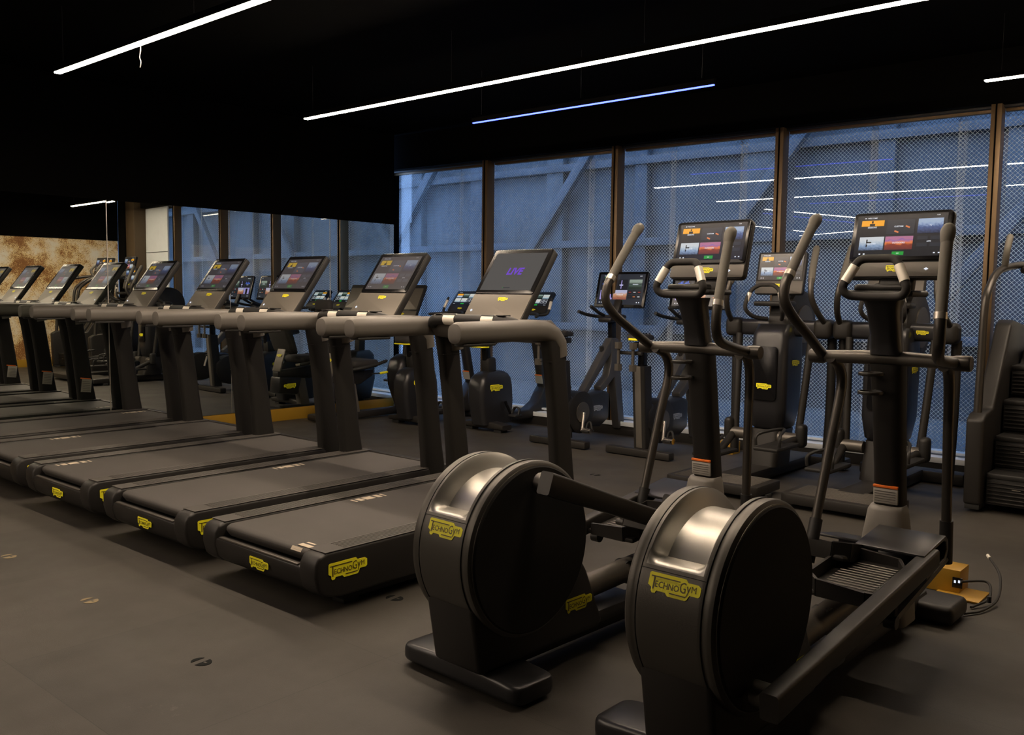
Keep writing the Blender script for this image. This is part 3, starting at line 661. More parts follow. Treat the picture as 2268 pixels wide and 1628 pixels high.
# ================================================================== LATERAL ELLIPTICAL by the window (faces +y)
def cross_trainer(label, loc, rz=0):
    t = empty('cross_trainer', loc, rz); tag(t, label, 'cross trainer', 'cross trainers by the window')
    b_ = B(); b_.prism([(-.36, 0.03), (-.32, .0), (.32, 0), (.36, .03), (.36, .40), (-.36, .40)], 'z', .03, .10, 'dark', .012)
    for i in range(15): b_.box((0, .05+i*.022, .1015), (.62, .007, .004), 'graphite', .001, seg=1)
    b_.build('step_plate', t, 'ribbed step-up plate')
    b_ = B(); b_.box((0, .95, .06), (.20, 1.3, .09), 'dark', .02); b_.box((0, 1.62, .055), (.78, .14, .09), 'dark', .02)
    for s in (-1, 1): b_.box((s*.33, .02+.18, .015), (.08, .08, .03), 'rubber', .005)
    b_.build('base_frame', t)
    b_ = B(); secs = []
    for y_, z_, w_, d_ in ((.95, .10, .26, .30), (1.0, .30, .24, .30), (1.02, .38, .24, .30)): secs.append([(px, y_+py, z_) for px, py in rrect(w_, d_, .05)])
    b_.loft(secs, 'dark'); b_.build('lower_shell', t, 'grey shell below the body')
    b_ = B(); secs = []
    for y_, z_, w_, d_ in ((1.02, .36, .20, .20), (1.02, .40, .27, .30), (1.03, .55, .31, .36), (1.04, .9, .31, .38), (1.06, 1.12, .29, .36), (1.08, 1.20, .26, .30)): secs.append([(px, y_+py, z_) for px, py in rrect(w_, d_, .07)])
    b_.loft(secs, 'blue_black'); body = b_.build('body', t, ang=60)
    b_ = B(); b_.prism(rrect(.20, .42, .03), 'y', .835, .86, 'gloss', .004); b_.build('body_panel', body, loc=(0, 0, .82)); logo(body, (0, .834, .72), .125); logo(body, (.158, 1.05, .9), .13, (0, 0, 90))
    b_ = B(); b_.lathe([(.21, -.10), (.26, -.08), (.265, .08), (.22, .10), (.05, .105)], 'x', (.02, 1.27, 1.20), 'dark', 40); b_.lathe([(.15, .10), (.15, .112), (.02, .114)], 'x', (.02, 1.27, 1.20), 'graphite', 32); b_.build('rotor_cover', t, 'round rotor cover')
    b_ = B(); b_.box((0, 1.10, 1.17), (.86, .12, .13), 'blue_black', .035, seg=4)
    cb = b_.build('cross_beam', t)
    for s in (-1, 1):
        b_ = B(); b_.box((s*.37, 1.07, 1.17), (.14, .14, .15), 'dark', .04, seg=4); b_.build('beam_cap', cb)
        if s > 0: logo(cb, (s*.20, 1.037, 1.17), .085)
        b_ = B(); b_.tube([(s*.40, 1.15, 1.12), (s*.40, 1.16, .6), (s*.39, 1.15, .12)], .035, 'dark', 14, 3); b_.build('side_post', t)
        b_ = B(); b_.tube([(s*.39, 1.05, 1.20), (s*.37, .92, 1.30), (s*.345, .85, 1.42), (s*.33, .88, 1.55)], .022, 'arm', 14, 5)
        sa = b_.build('swing_arm', t)
        b_ = B(); b_.tube([(s*.33, .88, 1.53), (s*.32, .93, 1.65), (s*.31, 1.0, 1.78)], .026, 'grip', 14, 3, round_end=True); b_.build('arm_grip', sa, 'grey rubber grip')
        b_ = B(); b_.tube([(s*.30, 1.0, 1.12), (s*.28, .95, .7), (s*.26, .9, .32)], .028, 'dark', 12, 4); b_.tube([(s*.12, .88, .33), (s*.30, .88, .33)], .045, 'graphite', 16, 1)
        b_.box((s*.30, .88, .36), (.07, .10, .18), 'black', .03, seg=3); b_.build('crank_arm', t)
        b_ = B(); b_.box((s*.25, .56, .26+.05*s), (.19, .40, .03), 'black', .012)
        pts = [(s*.25-.09, .40, .28+.05*s), (s*.25-.085, .42, .36+.05*s), (s*.25, .66, .38+.05*s), (s*.25+.085, .42, .36+.05*s), (s*.25+.09, .40, .28+.05*s)]
        b_.tube(pts, .012, 'black', 8, 5); b_.tube([(s*.25, .62, .26+.05*s), (s*.26, .88, .33)], .03, 'dark', 10, 1); b_.build('pedal', t, 'black foot tray with a curved guard')
        b_ = B(); b_.tube([(s*.06, .98, 1.24), (s*.12, .86, 1.26), (s*.15, .78, 1.33), (s*.12, .80, 1.45), (s*.06, .82, 1.50), (0, .825, 1.505)], .016, 'fabric', 12, 5); hh = b_.build('fixed_handle', t)
        b_ = B(); b_.tube([(s*.143, .787, 1.38), (s*.122, .798, 1.445)], .018, 'ivory', 12, 1); b_.build('pulse_sensor', hh, 'pale metal pulse sensor')
    b_ = B(); b_.box((0, 1.08, 1.32), (.14, .10, .30), 'black', .03, rot=(-10, 0, 0)); b_.box((0, .98, 1.36), (.30, .14, .04), 'black', .015); b_.build('console_stem', t)
    b_ = B(); b_.prism(rrect(.40, .34, .02), 'y', 0, .04, 'black', .006); con = b_.build('console', t); con.location = (0, 1.06, 1.60); con.rotation_euler = (R(-12), 0, 0)
    b_ = B(); b_.prism(rrect(.39, .10, .008), 'y', -.005, .002, 'panel2', .002); b_.build('front_panel', con, 'grey lower strip of the console', loc=(0, 0, -.115)); logo(con, (0, -.0055, -.10), .075)
    screen('menu', .36, .21, con, (0, -.003, -.055), (0, 0, 0))
    return t
V1 = (-3.10, 5.72, 0); V2 = (-2.21, 5.72, 0)
ct = cross_trainer('black cross trainer behind the left foreground elliptical, left one by the window', V1, 0)
c = clone(ct, V2, 0); c['label'] = 'black cross trainer by the window, directly left of the stair climber'

# ================================================================== STUDIO BIKE with a wide screen
def studio_bike(label, loc, scrk='ride'):
    t = empty('studio_bike', loc); tag(t, label, 'exercise bike', 'studio bikes with wide screens')
    b_ = B(); b_.box((0, .03, .04), (.66, .09, .065), 'dark', .012); b_.build('rear_foot', t)
    b_ = B(); b_.box((0, 1.04, .04), (.60, .09, .065), 'dark', .012); b_.build('front_foot', t)
    b_ = B(); secs = []
    for y_, z_ in ((.10, .07), (.0+.04, .80)): secs.append([(px, y_+py, z_) for px, py in rrect(.13, .13, .02)])
    b_.loft(secs, 'black'); b_.box((0, .055, .88), (.065, .07, .22), 'gloss', .015)
    sp = b_.build('seat_tube', t)
    b_ = B(); b_.prism([(.030, .08), (.044, .08), (-.016, .80), (-.030, .80)], 'x', -.03, .03, 'rail', .002); b_.build('stripe', sp, 'grey stripe down the seat tube')
    b_ = B(); b_.box((0, .05, .985), (.07, .22, .05), 'dark', .012)
    for s in (-1, 1):
        for y_ in (-.06, .10):
            pass
    b_.build('seat_slide', t)
    b_ = B(); sec = []
    for y_, w_, h_, z_ in ((-.09, .14, .04, 1.045), (-.05, .19, .06, 1.05), (.02, .18, .06, 1.05), (.09, .09, .05, 1.05), (.18, .05, .045, 1.045), (.21, .03, .03, 1.04)): sec.append([(px, y_, z_+pz) for px, pz in rrect(w_, h_, min(w_, h_)*.35)])
    b_.loft(sec, 'fabric'); b_.box((0, -.10, 1.035), (.09, .02, .02), 'yellow', .004); b_.build('saddle', t, ang=70)
    for s, nm in ((-1, 'a'), (1, 'b')):
        b_ = B(); q_ = -.13 if s < 0 else .02
        b_.tube([(q_, -.13, .98), (q_, -.13, .78)], .014, 'graphite', 10, 1)
        for z_ in (.98, .79): b_.tube([(q_, -.13, z_-.028), (q_, -.13, z_+.028)], .036, 'graphite', 6, 1)
        o = b_.build('dumbbell', None, loc=loc); tag(o, 'grey hand weight hanging %s the saddle of the %s studio bike' % ('left of' if s < 0 else 'below', 'left' if scrk_left(loc) else 'right'), 'dumbbell', 'hand weights hung on the studio bikes')
    b_ = B(); b_.box((-.04, -.085, .915), (.24, .03, .03), 'dark', .008); b_.box((0, -.04, .915), (.05, .10, .03), 'dark', .008); b_.build('weight_rack', t)
    b_ = B()
    b_.prism([(.06, .40), (.12, .455), (.62, .49), (.74, .46), (.74, .20), (.60, .13), (.20, .17), (.06, .25)], 'x', -.075, .075, 'blue_black', .03, 3)
    b_.prism([(.30, .47), (.36, .50), (.80, .99), (.90, .99), (.90, .93), (.42, .47)], 'x', -.04, .04, 'bike_grey', .012)
    b_.prism([(.80, .98), (.92, .98), (.96, .72), (1.06, .07), (.96, .07), (.86, .60), (.72, .50), (.64, .46), (.62, .52), (.76, .62), (.80, .75)], 'x', -.045, .045, 'bike_grey', .012)
    fr_ = b_.build('frame', t); logo(fr_, (.077, .54, .32), .15, (0, 0, 90), LOGOW)
    b_ = B(); b_.lathe([(.17, -.085), (.20, -.075), (.20, .075), (.17, .085), (.02, .086)], 'x', (0, .28, .30), 'black', 40); b_.lathe([(.10, .084), (.10, .092), (.02, .094)], 'x', (0, .28, .30), 'graphite', 32); b_.build('flywheel', t)
    for s in (-1, 1):
        a = R(-105 if s > 0 else 75); py, pz = .28+.17*math.cos(a), .30+.17*math.sin(a)
        b_ = B(); b_.tube([(s*.10, .28, .30), (s*.115, py, pz)], .014, 'steel', 10, 1); b_.tube([(s*.10, py, pz), (s*.21, py, pz)], .01, 'steel', 8, 1)
        ca = b_.build('crank', t, 'bright metal crank')
        b_ = B(); b_.box((s*.175, py, pz), (.085, .10, .02), 'black', .006); b_.tube([(s*.135, py+.03, pz), (s*.14, py+.05, pz+.06), (s*.175, py+.05, pz+.075), (s*.21, py+.03, pz)], .010, 'rubber', 8, 5); b_.tube([(s*.13, py, pz), (s*.22, py, pz)], .028, 'chrome', 12, 1); b_.build('pedal', ca, 'chrome pedal with toe cage')
    b_ = B(); b_.box((0, .86, 1.06), (.06, .075, .28), 'gloss', .015, rot=(4, 0, 0)); b_.tube([(.0, .70, .86), (.0, .68, .91)], .022, 'rubber', 12, 1); hp = b_.build('handlebar_post', t)
    b_ = B(); b_.tube([(-.21, .58, 1.25), (-.20, .70, 1.22), (-.16, .84, 1.20), (0, .87, 1.20), (.16, .84, 1.20), (.20, .70, 1.22), (.21, .58, 1.25)], .017, 'rubber', 12, 5)
    for s in (-1, 1): b_.tube([(s*.10, .86, 1.21), (s*.08, .74, 1.24), (s*.085, .62, 1.30)], .017, 'rubber', 12, 4, round_end=True)
    b_.box((0, .80, 1.17), (.16, .16, .05), 'black', .02); b_.build('handlebar', t)
    b_ = B(); b_.box((0, .93, 1.27), (.09, .05, .22), 'dark', .02, rot=(-24, 0, 0)); b_.build('screen_stem', t)
    b_ = B(); b_.prism(rrect(.60, .37, .018), 'y', 0, .03, 'gloss', .005); con = b_.build('console', t); con.location = (0, 1.0, 1.47); con.rotation_euler = (R(-14), 0, 0)
    screen(scrk, .54, .315, con, (0, -.0015, -.155), (0, 0, 0)); logo(con, (0, -.002, -.172), .06, me=LOGOW)
    return t
def scrk_left(loc): return loc[0] < -4.7
studio_bike('dark studio bike with a wide lit screen, left of the two by the window', (-5.16, 6.60, 0))
studio_bike('dark studio bike with a wide lit screen, seen behind the left foreground elliptical', (-4.30, 6.64, 0))

# ================================================================== UPRIGHT BIKE
def upright_bike(label, loc, scr='bike'):
    t = empty('upright_bike', loc); tag(t, label, 'exercise bike', 'upright bikes by the window')
    b_ = B(); secs = []
    for i in range(9):
        x_ = -.29+.0725*i; k_ = 1-(x_/.29)**2
        secs.append([(x_, .0+py, .03+(pz+.5)*(.05+.025*k_)) for py, pz in [(a*.14, c) for a, c in rrect(1, 1, .2, 3)]])
    b_.loft(secs, 'dark')
    for s in (-1, 1): b_.box((s*.2, 0, .016), (.10, .10, .032), 'rubber', .005)
    b_.build('rear_foot', t, ang=40)
    b_ = B(); secs = []
    for y_, z_, w_, d_ in ((.09, .07, .20, .44), (.07, .30, .22, .50), (.06, .47, .225, .48), (.065, .54, .215, .44), (.07, .585, .185, .37), (.075, .61, .14, .28), (.08, .62, .10, .20)): secs.append([(px, y_+py, z_) for px, py in rrect(w_, d_, .048)])
    b_.loft(secs, 'blue_black'); hs = b_.build('housing', t, ang=60); logo(hs, (.1135, .03, .45), .19, (0, 0, 90)); logo(hs, (-.1135, .10, .45), .19, (0, 0, -90))
    b_ = B(); b_.box((0, .03, .68), (.12, .13, .16), 'black', .03, rot=(6, 0, 0)); b_.box((0, -.01, .80), (.07, .08, .16), 'gloss', .02, rot=(6, 0, 0)); b_.build('seat_post', t)
    b_ = B(); sec = []
    for y_, w_, h_ in ((-.17, .16, .05), (-.13, .25, .085), (-.05, .24, .09), (.03, .14, .08), (.10, .08, .07), (.14, .05, .05)): sec.append([(px, y_, .915+pz) for px, pz in rrect(w_, h_, min(w_, h_)*.4)])
    b_.loft(sec, 'fabric'); sd = b_.build('saddle', t, ang=70)
    b_ = B(); b_.tube([(-.11, -.09, .872), (-.09, -.16, .872), (0, -.175, .872), (.09, -.16, .872), (.11, -.09, .872)], .007, 'yellow', 8, 4); b_.build('saddle_trim', sd, 'yellow saddle edge')
    for s in (-1, 1):
        a = R(-60 if s > 0 else 120); py, pz = .14+.17*math.cos(a), .30+.17*math.sin(a)
        b_ = B(); b_.lathe([(.11, s*.088), (.11, s*.105), (.03, s*.11)], 'x', (0, .14, .30), 'black', 28); b_.tube([(s*.14, .14, .30), (s*.15, py, pz)], .016, 'gloss', 10, 1); ca = b_.build('crank', t)
        b_ = B(); b_.box((s*.205, py, pz), (.10, .11, .022), 'rubber', .006); b_.tube([(s*.16, py, pz+.01), (s*.165, py+.02, pz+.06), (s*.205, py+.02, pz+.085), (s*.245, py+.02, pz+.06), (s*.25, py, pz+.01)], .011, 'rubber', 8, 5, sy=1.6); b_.build('pedal', ca, 'black pedal with strap')
    b_ = B()
    b_.prism([(.15, .07), (.20, .17), (.62, .17), (.76, .24), (.90, .42), (.96, .42), (1.02, .20), (.98, .07)], 'x', -.07, .07, 'dark', .02, 3); b_.box((0, .93, .05), (.46, .14, .07), 'dark', .02)
    b_.build('front_base', t)
    b_ = B(); secs = []
    for y_, z_, w_, d_ in ((.92, .40, .11, .09), (.84, .75, .105, .09), (.76, 1.06, .11, .09), (.74, 1.14, .14, .12)): secs.append([(px, y_+py, z_) for px, py in rrect(w_, d_, .03)])
    b_.loft(secs, 'black'); cl = b_.build('column', t)
    b_ = B(); b_.box((0, .857, .475), (.10, .004, .09), 'label', 0, rot=(13, 0, 0)); b_.box((0, .843, .526), (.10, .004, .012), 'orange', 0, rot=(13, 0, 0)); b_.build('warning_label', cl, 'grey label with an orange stripe')
    for z_ in (1.0, .90):
        b_ = B(); pts = [(-.095+.042*math.cos(2*PI*k_/16), .78+.042*math.sin(2*PI*k_/16), z_) for k_ in range(17)]; b_.tube(pts, .009, 'black', 8, 1, caps=False, sy=1.5); b_.box((-.05, .80, z_), (.04, .03, .02), 'black', .004); b_.build('cup_holder', cl)
    b_ = B()
    b_.tube([(-.24, .50, 1.18), (-.18, .60, 1.185), (-.08, .70, 1.20), (.08, .70, 1.20), (.18, .60, 1.185), (.24, .50, 1.18)], .017, 'rubber', 12, 5, round_end=True)
    for s in (-1, 1): b_.tube([(s*.12, .70, 1.19), (s*.21, .70, 1.20), (s*.235, .72, 1.24), (s*.225, .78, 1.36)], .015, 'rubber', 12, 5, round_end=True)
    hb = b_.build('handlebar', t)
    for s in (-1, 1):
        b_ = B(); b_.tube([(s*.2355, .724, 1.25), (s*.2265, .768, 1.335)], .017, 'ivory', 12, 1); b_.build('pulse_sensor', hb, 'pale metal pulse sensor')
    b_ = B(); b_.prism(rrect(.36, .29, .018), 'y', 0, .04, 'black', .006); con = b_.build('console', t); con.location = (0, .80, 1.33); con.rotation_euler = (R(-38), 0, 0)
    screen(scr, .31, .185, con, (0, -.0015, -.055), (0, 0, 0)); logo(con, (0, -.001, -.105), .065)
    return t
upright_bike('black upright bike in the dark between the second and third treadmill posts', (-7.18, 6.62, 0))
ub = upright_bike('black upright bike with a yellow badge on its rear housing, beside the left studio bike', (-6.30, 6.86, 0))

# ================================================================== RECUMBENT BIKE in front of the mirror corner
t = empty('recumbent_bike', (-7.86, 6.0, 0)); tag(t, 'black recumbent bike with backrest and yellow lever in the corner by the mirror', 'exercise bike')
b_ = B(); b_.box((0, -.02, .05), (.46, .12, .07), 'dark', .02); b_.build('rear_foot', t)
b_ = B(); b_.box((0, .62, .06), (.11, 1.2, .08), 'dark', .02); b_.box((0, 1.2, .05), (.46, .10, .07), 'dark', .02); b_.build('base_beam', t)
b_ = B(); b_.prism([(.32, .08), (.44, .08), (.36, .48), (.24, .48)], 'x', -.05, .05, 'rail', .01); b_.prism([(.0, .50), (.62, .56), (.62, .49), (.44, .40), (.0, .43)], 'x', -.06, .06, 'black', .015); b_.build('seat_post', t)
b_ = B(); b_.prism([(-.02, .25), (.24, .22), (.30, .42), (.0, .44)], 'x', -.10, .10, 'blue_black', .02); o = b_.build('rear_shroud', t); logo(o, (.102, .13, .33), .16, (0, 0, 90)); logo(o, (-.102, .13, .33), .16, (0, 0, -90))
b_ = B(); b_.box((0, .42, .63), (.38, .36, .09), 'fabric', .04, seg=4); b_.build('seat_cushion', t)
b_ = B(); b_.prism([(.10, .72), (.20, .70), (.10, 1.02), (.05, 1.22), (-.02, 1.22), (.0, 1.0)], 'x', -.20, .20, 'fabric', .035, 4); b_.box((0, -.02, 1.27), (.26, .07, .12), 'fabric', .03, seg=4); b_.build('backrest', t)
b_ = B(); b_.box((0, .07, .66), (.16, .02, .34), 'panel', .006, rot=(-18, 0, 0)); bp_ = b_.build('back_plate', t, 'pale metal plate behind the backrest'); logo(bp_, (0, .055, .68), .09, (-18, 0, 0))
for s in (-1, 1):
    b_ = B(); b_.tube([(s*.20, .22, .58), (s*.26, .30, .60), (s*.27, .45, .62), (s*.27, .62, .66)], .018, 'rubber', 12, 5, round_end=True); b_.tube([(s*.15, .18, .57), (s*.21, .24, .585)], .016, 'steel', 10, 1); b_.build('side_handle', t)
b_ = B(); b_.tube([(.17, .50, .52), (.20, .60, .52)], .008, 'rubber', 8, 1); b_.tube([(.20, .60, .52), (.215, .68, .53)], .014, 'yellow', 10, 1, round_end=True); b_.build('seat_lever', t, 'yellow-tipped seat lever')
b_ = B(); secs = []
for y_, z_, w_, d_ in ((1.18, .10, .20, .30), (1.16, .35, .26, .42), (1.15, .52, .27, .42), (1.17, .64, .25, .38), (1.19, .70, .18, .28)): secs.append([(px, y_+py, z_) for px, py in rrect(w_, d_, .08)])
b_.loft(secs, 'blue_black'); b_.build('housing', t, ang=60)
for s in (-1, 1):
    a = R(100 if s > 0 else -80); py, pz = 1.06+.16*math.cos(a), .54+.16*math.sin(a)
    b_ = B(); b_.tube([(s*.14, 1.06, .54), (s*.15, py, pz)], .016, 'gloss', 10, 1); ca = b_.build('crank', t)
    b_ = B(); b_.box((s*.205, py, pz), (.10, .11, .022), 'rubber', .006); b_.tube([(s*.16, py-.03, pz+.01), (s*.165, py-.02, pz+.08), (s*.205, py, pz+.115), (s*.245, py+.02, pz+.08), (s*.25, py+.03, pz+.01)], .011, 'rubber', 8, 5, sy=1.6); b_.build('pedal', ca, 'black pedal with a strap loop')
b_ = B(); b_.prism([(1.14, .66), (1.24, .66), (1.26, 1.15), (1.18, 1.15)], 'x', -.05, .05, 'black', .015); b_.build('console_column', t)
b_ = B(); b_.prism(rrect(.46, .44, .016), 'y', 0, .035, 'black', .006); con = b_.build('console', t); con.location = (0, 1.17, 1.31); con.rotation_euler = (R(-25), 0, 0)
b_ = B(); b_.prism(rrect(.45, .10, .008), 'y', -.005, .002, 'panel', .002); b_.build('front_panel', con, 'grey lower strip', loc=(0, 0, -.165)); logo(con, (-.0, -.0055, -.155), .065)
b_ = B(); b_.prism(rrect(.42, .27, .01), 'y', -.004, .002, 'panel', .002); b_.build('bezel', con, 'dim grey screen', loc=(0, 0, .04))

# ================================================================== STAIR CLIMBER
def stair_climber(label, loc, rz=0):
    t = empty('stair_climber', loc, rz); tag(t, label, 'stair climber', 'stair climbers beside the window')
    HW = .42
    for s in (-1, 1):
        b_ = B()
        b_.prism([(.02, .05), (.0, .62), (.07, .66), (.25, .68), (.62, 1.24), (.70, 1.27), (1.15, 1.22), (1.24, 1.0), (1.30, .05)], 'x', s*(HW-.11), s*HW, 'dark', .02, 3)
        b_.prism([(.03, .02), (1.28, .02), (1.28, .06), (.03, .06)], 'x', s*(HW-.10), s*(HW-.01), 'rubber', .004)
        b_.build('side_panel', t)
        b_ = B(); b_.tube([(s*.375, .10, .62), (s*.375, .12, 1.0), (s*.375, .14, 1.36), (s*.372, .22, 1.49), (s*.36, .42, 1.61), (s*.30, .75, 1.66)], [.027, .026, .025, .025, .025, .025], 'arm', 14, 5)
        b_.tube([(s*.35, .50, 1.62), (s*.33, .45, 1.74), (s*.33, .52, 1.84)], .022, 'grip', 14, 4, round_end=True)
        b_.build('handrail', t, 'curved metal handrail')
    for i in range(4):
        b_ = B(); y_ = .10+.18*i; z_ = .26+.23*i
        b_.box((0, y_+.12, z_-.012), (.60, .26, .035), 'black', .008)
        for k_ in range(6): b_.box((0, y_-.006, z_-.055-k_*.026), (.58, .012, .010), 'dark', .003, seg=1)
        b_.box((0, y_+.015, z_-.11), (.60, .02, .19), 'black', .004); b_.box((-.12, y_-.004, z_-.09), (.05, .006, .004), 'steel', 0); b_.box((.12, y_-.004, z_-.09), (.05, .006, .004), 'steel', 0)
        b_.build('step', t, 'ribbed black step')
    b_ = B(); b_.box((0, .70, .55), (.58, .9, .9), 'rubber', .01, rot=(0, 0, 0)) if False else b_.prism([(.24, .05), (.24, .2), (.95, 1.05), (1.2, 1.05), (1.2, .05)], 'x', -.30, .30, 'rubber', .01); b_.build('core', t)
    b_ = B(); b_.box((0, .82, 1.42), (.12, .10, .50), 'black', .03, rot=(-8, 0, 0)); b_.box((0, .74, 1.62), (.60, .07, .05), 'black', .02); b_.build('console_stem', t)
    b_ = B(); b_.prism(rrect(.44, .40, .02), 'y', 0, .04, 'black', .006); con = b_.build('console', t); con.location = (0, .74, 1.80); con.rotation_euler = (R(-14), 0, 0)
    b_ = B(); b_.prism(rrect(.43, .12, .008), 'y', -.005, .002, 'panel2', .002); b_.build('front_panel', con, 'grey lower strip of the console', loc=(0, 0, -.13)); logo(con, (0, -.0055, -.12), .075)
    screen('menu', .39, .24, con, (0, -.003, -.06), (0, 0, 0))
    return t
sc = stair_climber('black stair climber cut off by the right edge of the picture, ribbed steps showing', (-1.20, 6.45, 0))
c = clone(sc, (-.15, 6.50, 0)); c['label'] = 'black stair climber seen only in the mirror, in front of the rust-mottled wall'

# ================================================================== SMALL THINGS ON THE FLOOR
b_ = B(); b_.box((0, 0, .06), (.19, .15, .115), 'gold', .002); b_.box((.10, -.06, .006), (.20, .20, .008), 'gold', .001); b_.box((-.17, -.03, .006), (.10, .16, .008), 'gold', .001)
bx = b_.build('floor_box', None, loc=(-1.235, 4.66, 0)); tag(bx, 'gold painted floor power box in front of the right foreground elliptical', 'power box')
b_ = B(); b_.box((.085, -.078, .06), (.045, .006, .05), 'gloss', .002); b_.box((.075, -.082, .065), (.008, .004, .012), 's_wht', 0); b_.box((.093, -.082, .068), (.008, .004, .012), 's_wht', 0); b_.build('socket', bx, 'black socket plate')
b_ = B(); b_.tube([(.10, -.085, .07), (.20, -.02, .075), (.235, -.12, .03), (.20, -.22, .012), (.19, -.25, .01)], .006, 'rubber', 8, 8)
b_.tube([(.19, -.36, .01), (.21, -.33, .01), (.245, -.25, .012), (.265, -.10, .03), (.24, .04, .10), (.17, .14, .15)], .006, 'rubber', 8, 8)
b_.tube([(.17, .14, .15), (.155, .16, .158)], .008, 'ivory', 8, 1); b_.tube([(.243, -.16, .022), (.243, -.16, .05)], .01, 'rubber', 8, 1)
tag(b_.build('power_cable', None, loc=(-1.235, 4.66, 0)), 'loose black cable looping beside the gold floor box', 'cable')
b_ = B(); b_.box((0, 0, .055), (.16, .14, .11), 'gold', .002); b_.box((0, -.072, .055), (.05, .006, .05), 'gloss', .001); tag(b_.build('floor_box', None, loc=(-3.83, 7.42, 0)), 'gold painted power box on the floor by the window, right of the studio bikes', 'power box')
b_ = B(); b_.box((0, 0, .012), (.26, .24, .02), 'gold', .002); b_.box((0, 0, .024), (.10, .08, .006), 'gloss', .001); tag(b_.build('floor_plate', None, loc=(-3.20, 4.66, 0)), 'gold floor outlet plate beside the left foreground elliptical drum', 'outlet plate')
def marker(x, y, m, label):
    b_ = B(); n_ = 20
    for a0, a1, ox in ((-88, 88, .004), (118, 242, -.004)):
        pts = [(ox+.040*math.cos(R(a0+(a1-a0)*i/n_)), .034*math.sin(R(a0+(a1-a0)*i/n_))) for i in range(n_+1)]
        b_.prism(pts, 'z', .0004, .0014, m, 0)
    b_.box((.018, .004, .0016), (.016, .008, .0006), 'floor', 0)
    tag(b_.build('floor_marker', None, loc=(x, y, 0), rot=(0, 0, .1)), label, 'floor marking', 'oval emblems printed on the rubber floor tiles')
M['mk_l'] = mat('pale_floor_print', (.20, .15, .075), .6); M['mk_d'] = mat('dark_floor_print', (.010, .011, .011), .85, spec=.1)
marker(-5.04, 1.79, 'mk_l', 'small pale oval emblem on the floor at the far left edge'); marker(-4.05, 1.77, 'mk_l', 'small pale oval emblem on the floor left of the nearest treadmill')
marker(-3.06, 1.75, 'mk_d', 'small dark oval emblem on the open floor at lower left'); marker(-3.07, 2.73, 'mk_d', 'small dark oval emblem between the nearest treadmill and the drum'); marker(-4.10, 5.74, 'mk_d', 'small dark oval emblem on the floor in front of the studio bikes')

# ================================================================== ROOM
b_ = B(); b_.box((-2.7, -.2, -.05), (13.4, 17.6, .1), 'floor', 0); struct(b_.build('floor'))
b_ = B(); b_.box((-2.7, -.2, 3.35), (13.4, 17.6, .1), 'ceil', 0); struct(b_.build('ceiling'))
# left wall, turned slightly from the treadmill axis
YE = 7.37
def left_obj(b_, name, **k): o = b_.build(name, **k); o.location = (mirror_x(YE), YE, 0); o.rotation_euler = (0, 0, -MB_); return o
# local: y from 0 (corner) backwards (negative), x = 0 is the mirror face
b_ = B(); b_.box((-.10, -6.0, 2.77), (.20, 12.0, 1.07), 'wallblk', 0); b_.box((-.13, -6.0, 1.15), (.20, 12.0, 2.3), 'wallblk', 0); struct(left_obj(b_, 'wall_left'))
b_ = B(); b_.box((-.012, -6.0, .066), (.030, 12.0, .132), 'gold', .001); struct(left_obj(b_, 'baseboard_left'))
nm = ['mirror panel at the window corner', 'mirror panel second from the window corner', 'mirror panel third from the window corner, reflecting the bikes', 'leftmost mirror panel in view, reflecting the rust-mottled wall', 'mirror panel just beyond the left edge of the view']
edges = [0, -.94, -2.20, -3.46]+[-3.46-1.257*i for i in range(1, 5)]
dz = [0, .10, -.12, .22, -.15, .1, 0]
for i in range(5):
    y1, y0 = edges[i], edges[i+1]
    b_ = B(); b_.box((-.006, 0, 1.186), (.008, (y1-y0)-.005, 2.10), 'mirror', .0006, seg=1)
    o = b_.build('mirror_panel'); a = R(dz[i]); par = Matrix.Translation((mirror_x(YE), YE, 0)) @ Matrix.Rotation(-MB_, 4, 'Z')
    o.matrix_world = par @ Matrix.Translation((0, (y0+y1)/2, 0)) @ Matrix.Rotation(a, 4, 'Z'); tag(o, nm[i], 'mirror', 'frameless wall mirror panels')
    if i < 4:
        b_ = B(); b_.box((-.004, y0, 1.186), (.009, .006, 2.10), 'steel', .001, seg=1); struct(left_obj(b_, 'trim_%d' % (i+1)))
# window wall frame: origin at the corner, u along the wall, n outwards
AL = .0371
def wobj(b_, name, parent=None, **k):
    o = b_.build(name, parent, **k)
    if not parent: o.location = (-8.42, 7.47, 0); o.rotation_euler = (0, 0, AL)
    return o
b_ = B(); b_.box((4.0, .10, 3.12), (9.6, .26, .44), 'wallblk', 0); b_.box((-.4, .12, 1.6), (.72, .26, 3.2), 'wallblk', 0) if False else None
b_.box((-.38, .13, 1.5), (.46, .2, 3.0), 'wallblk', 0); struct(wobj(b_, 'wall_back'))
b_ = B(); b_.box((4.2, .012, .05), (8.6, .024, .10), 'dark', .001); struct(wobj(b_, 'baseboard_back'))
b_ = B(); b_.box((4.2, .11, .118), (8.7, .22, .035), 'white', .004); b_.box((4.2, -.006, .118), (8.7, .014, .045), 'white', .003); b_.box((4.2, .23, .135), (8.7, .10, .06), 'white', .004); struct(wobj(b_, 'trim_8'))
mull = [-.30, 1.414, 3.127, 4.835, 6.552, 8.264]
for i, s_ in enumerate(mull[1:5]):
    b_ = B(); b_.box((s_+.0375, .065, 1.52), (.075, .13, 2.77), 'frame', .003); b_.box((s_+.0375, -.004, 1.52), (.010, .012, 2.76), 'wallblk', 0); struct(wobj(b_, 'trim_%d' % (9+i)))
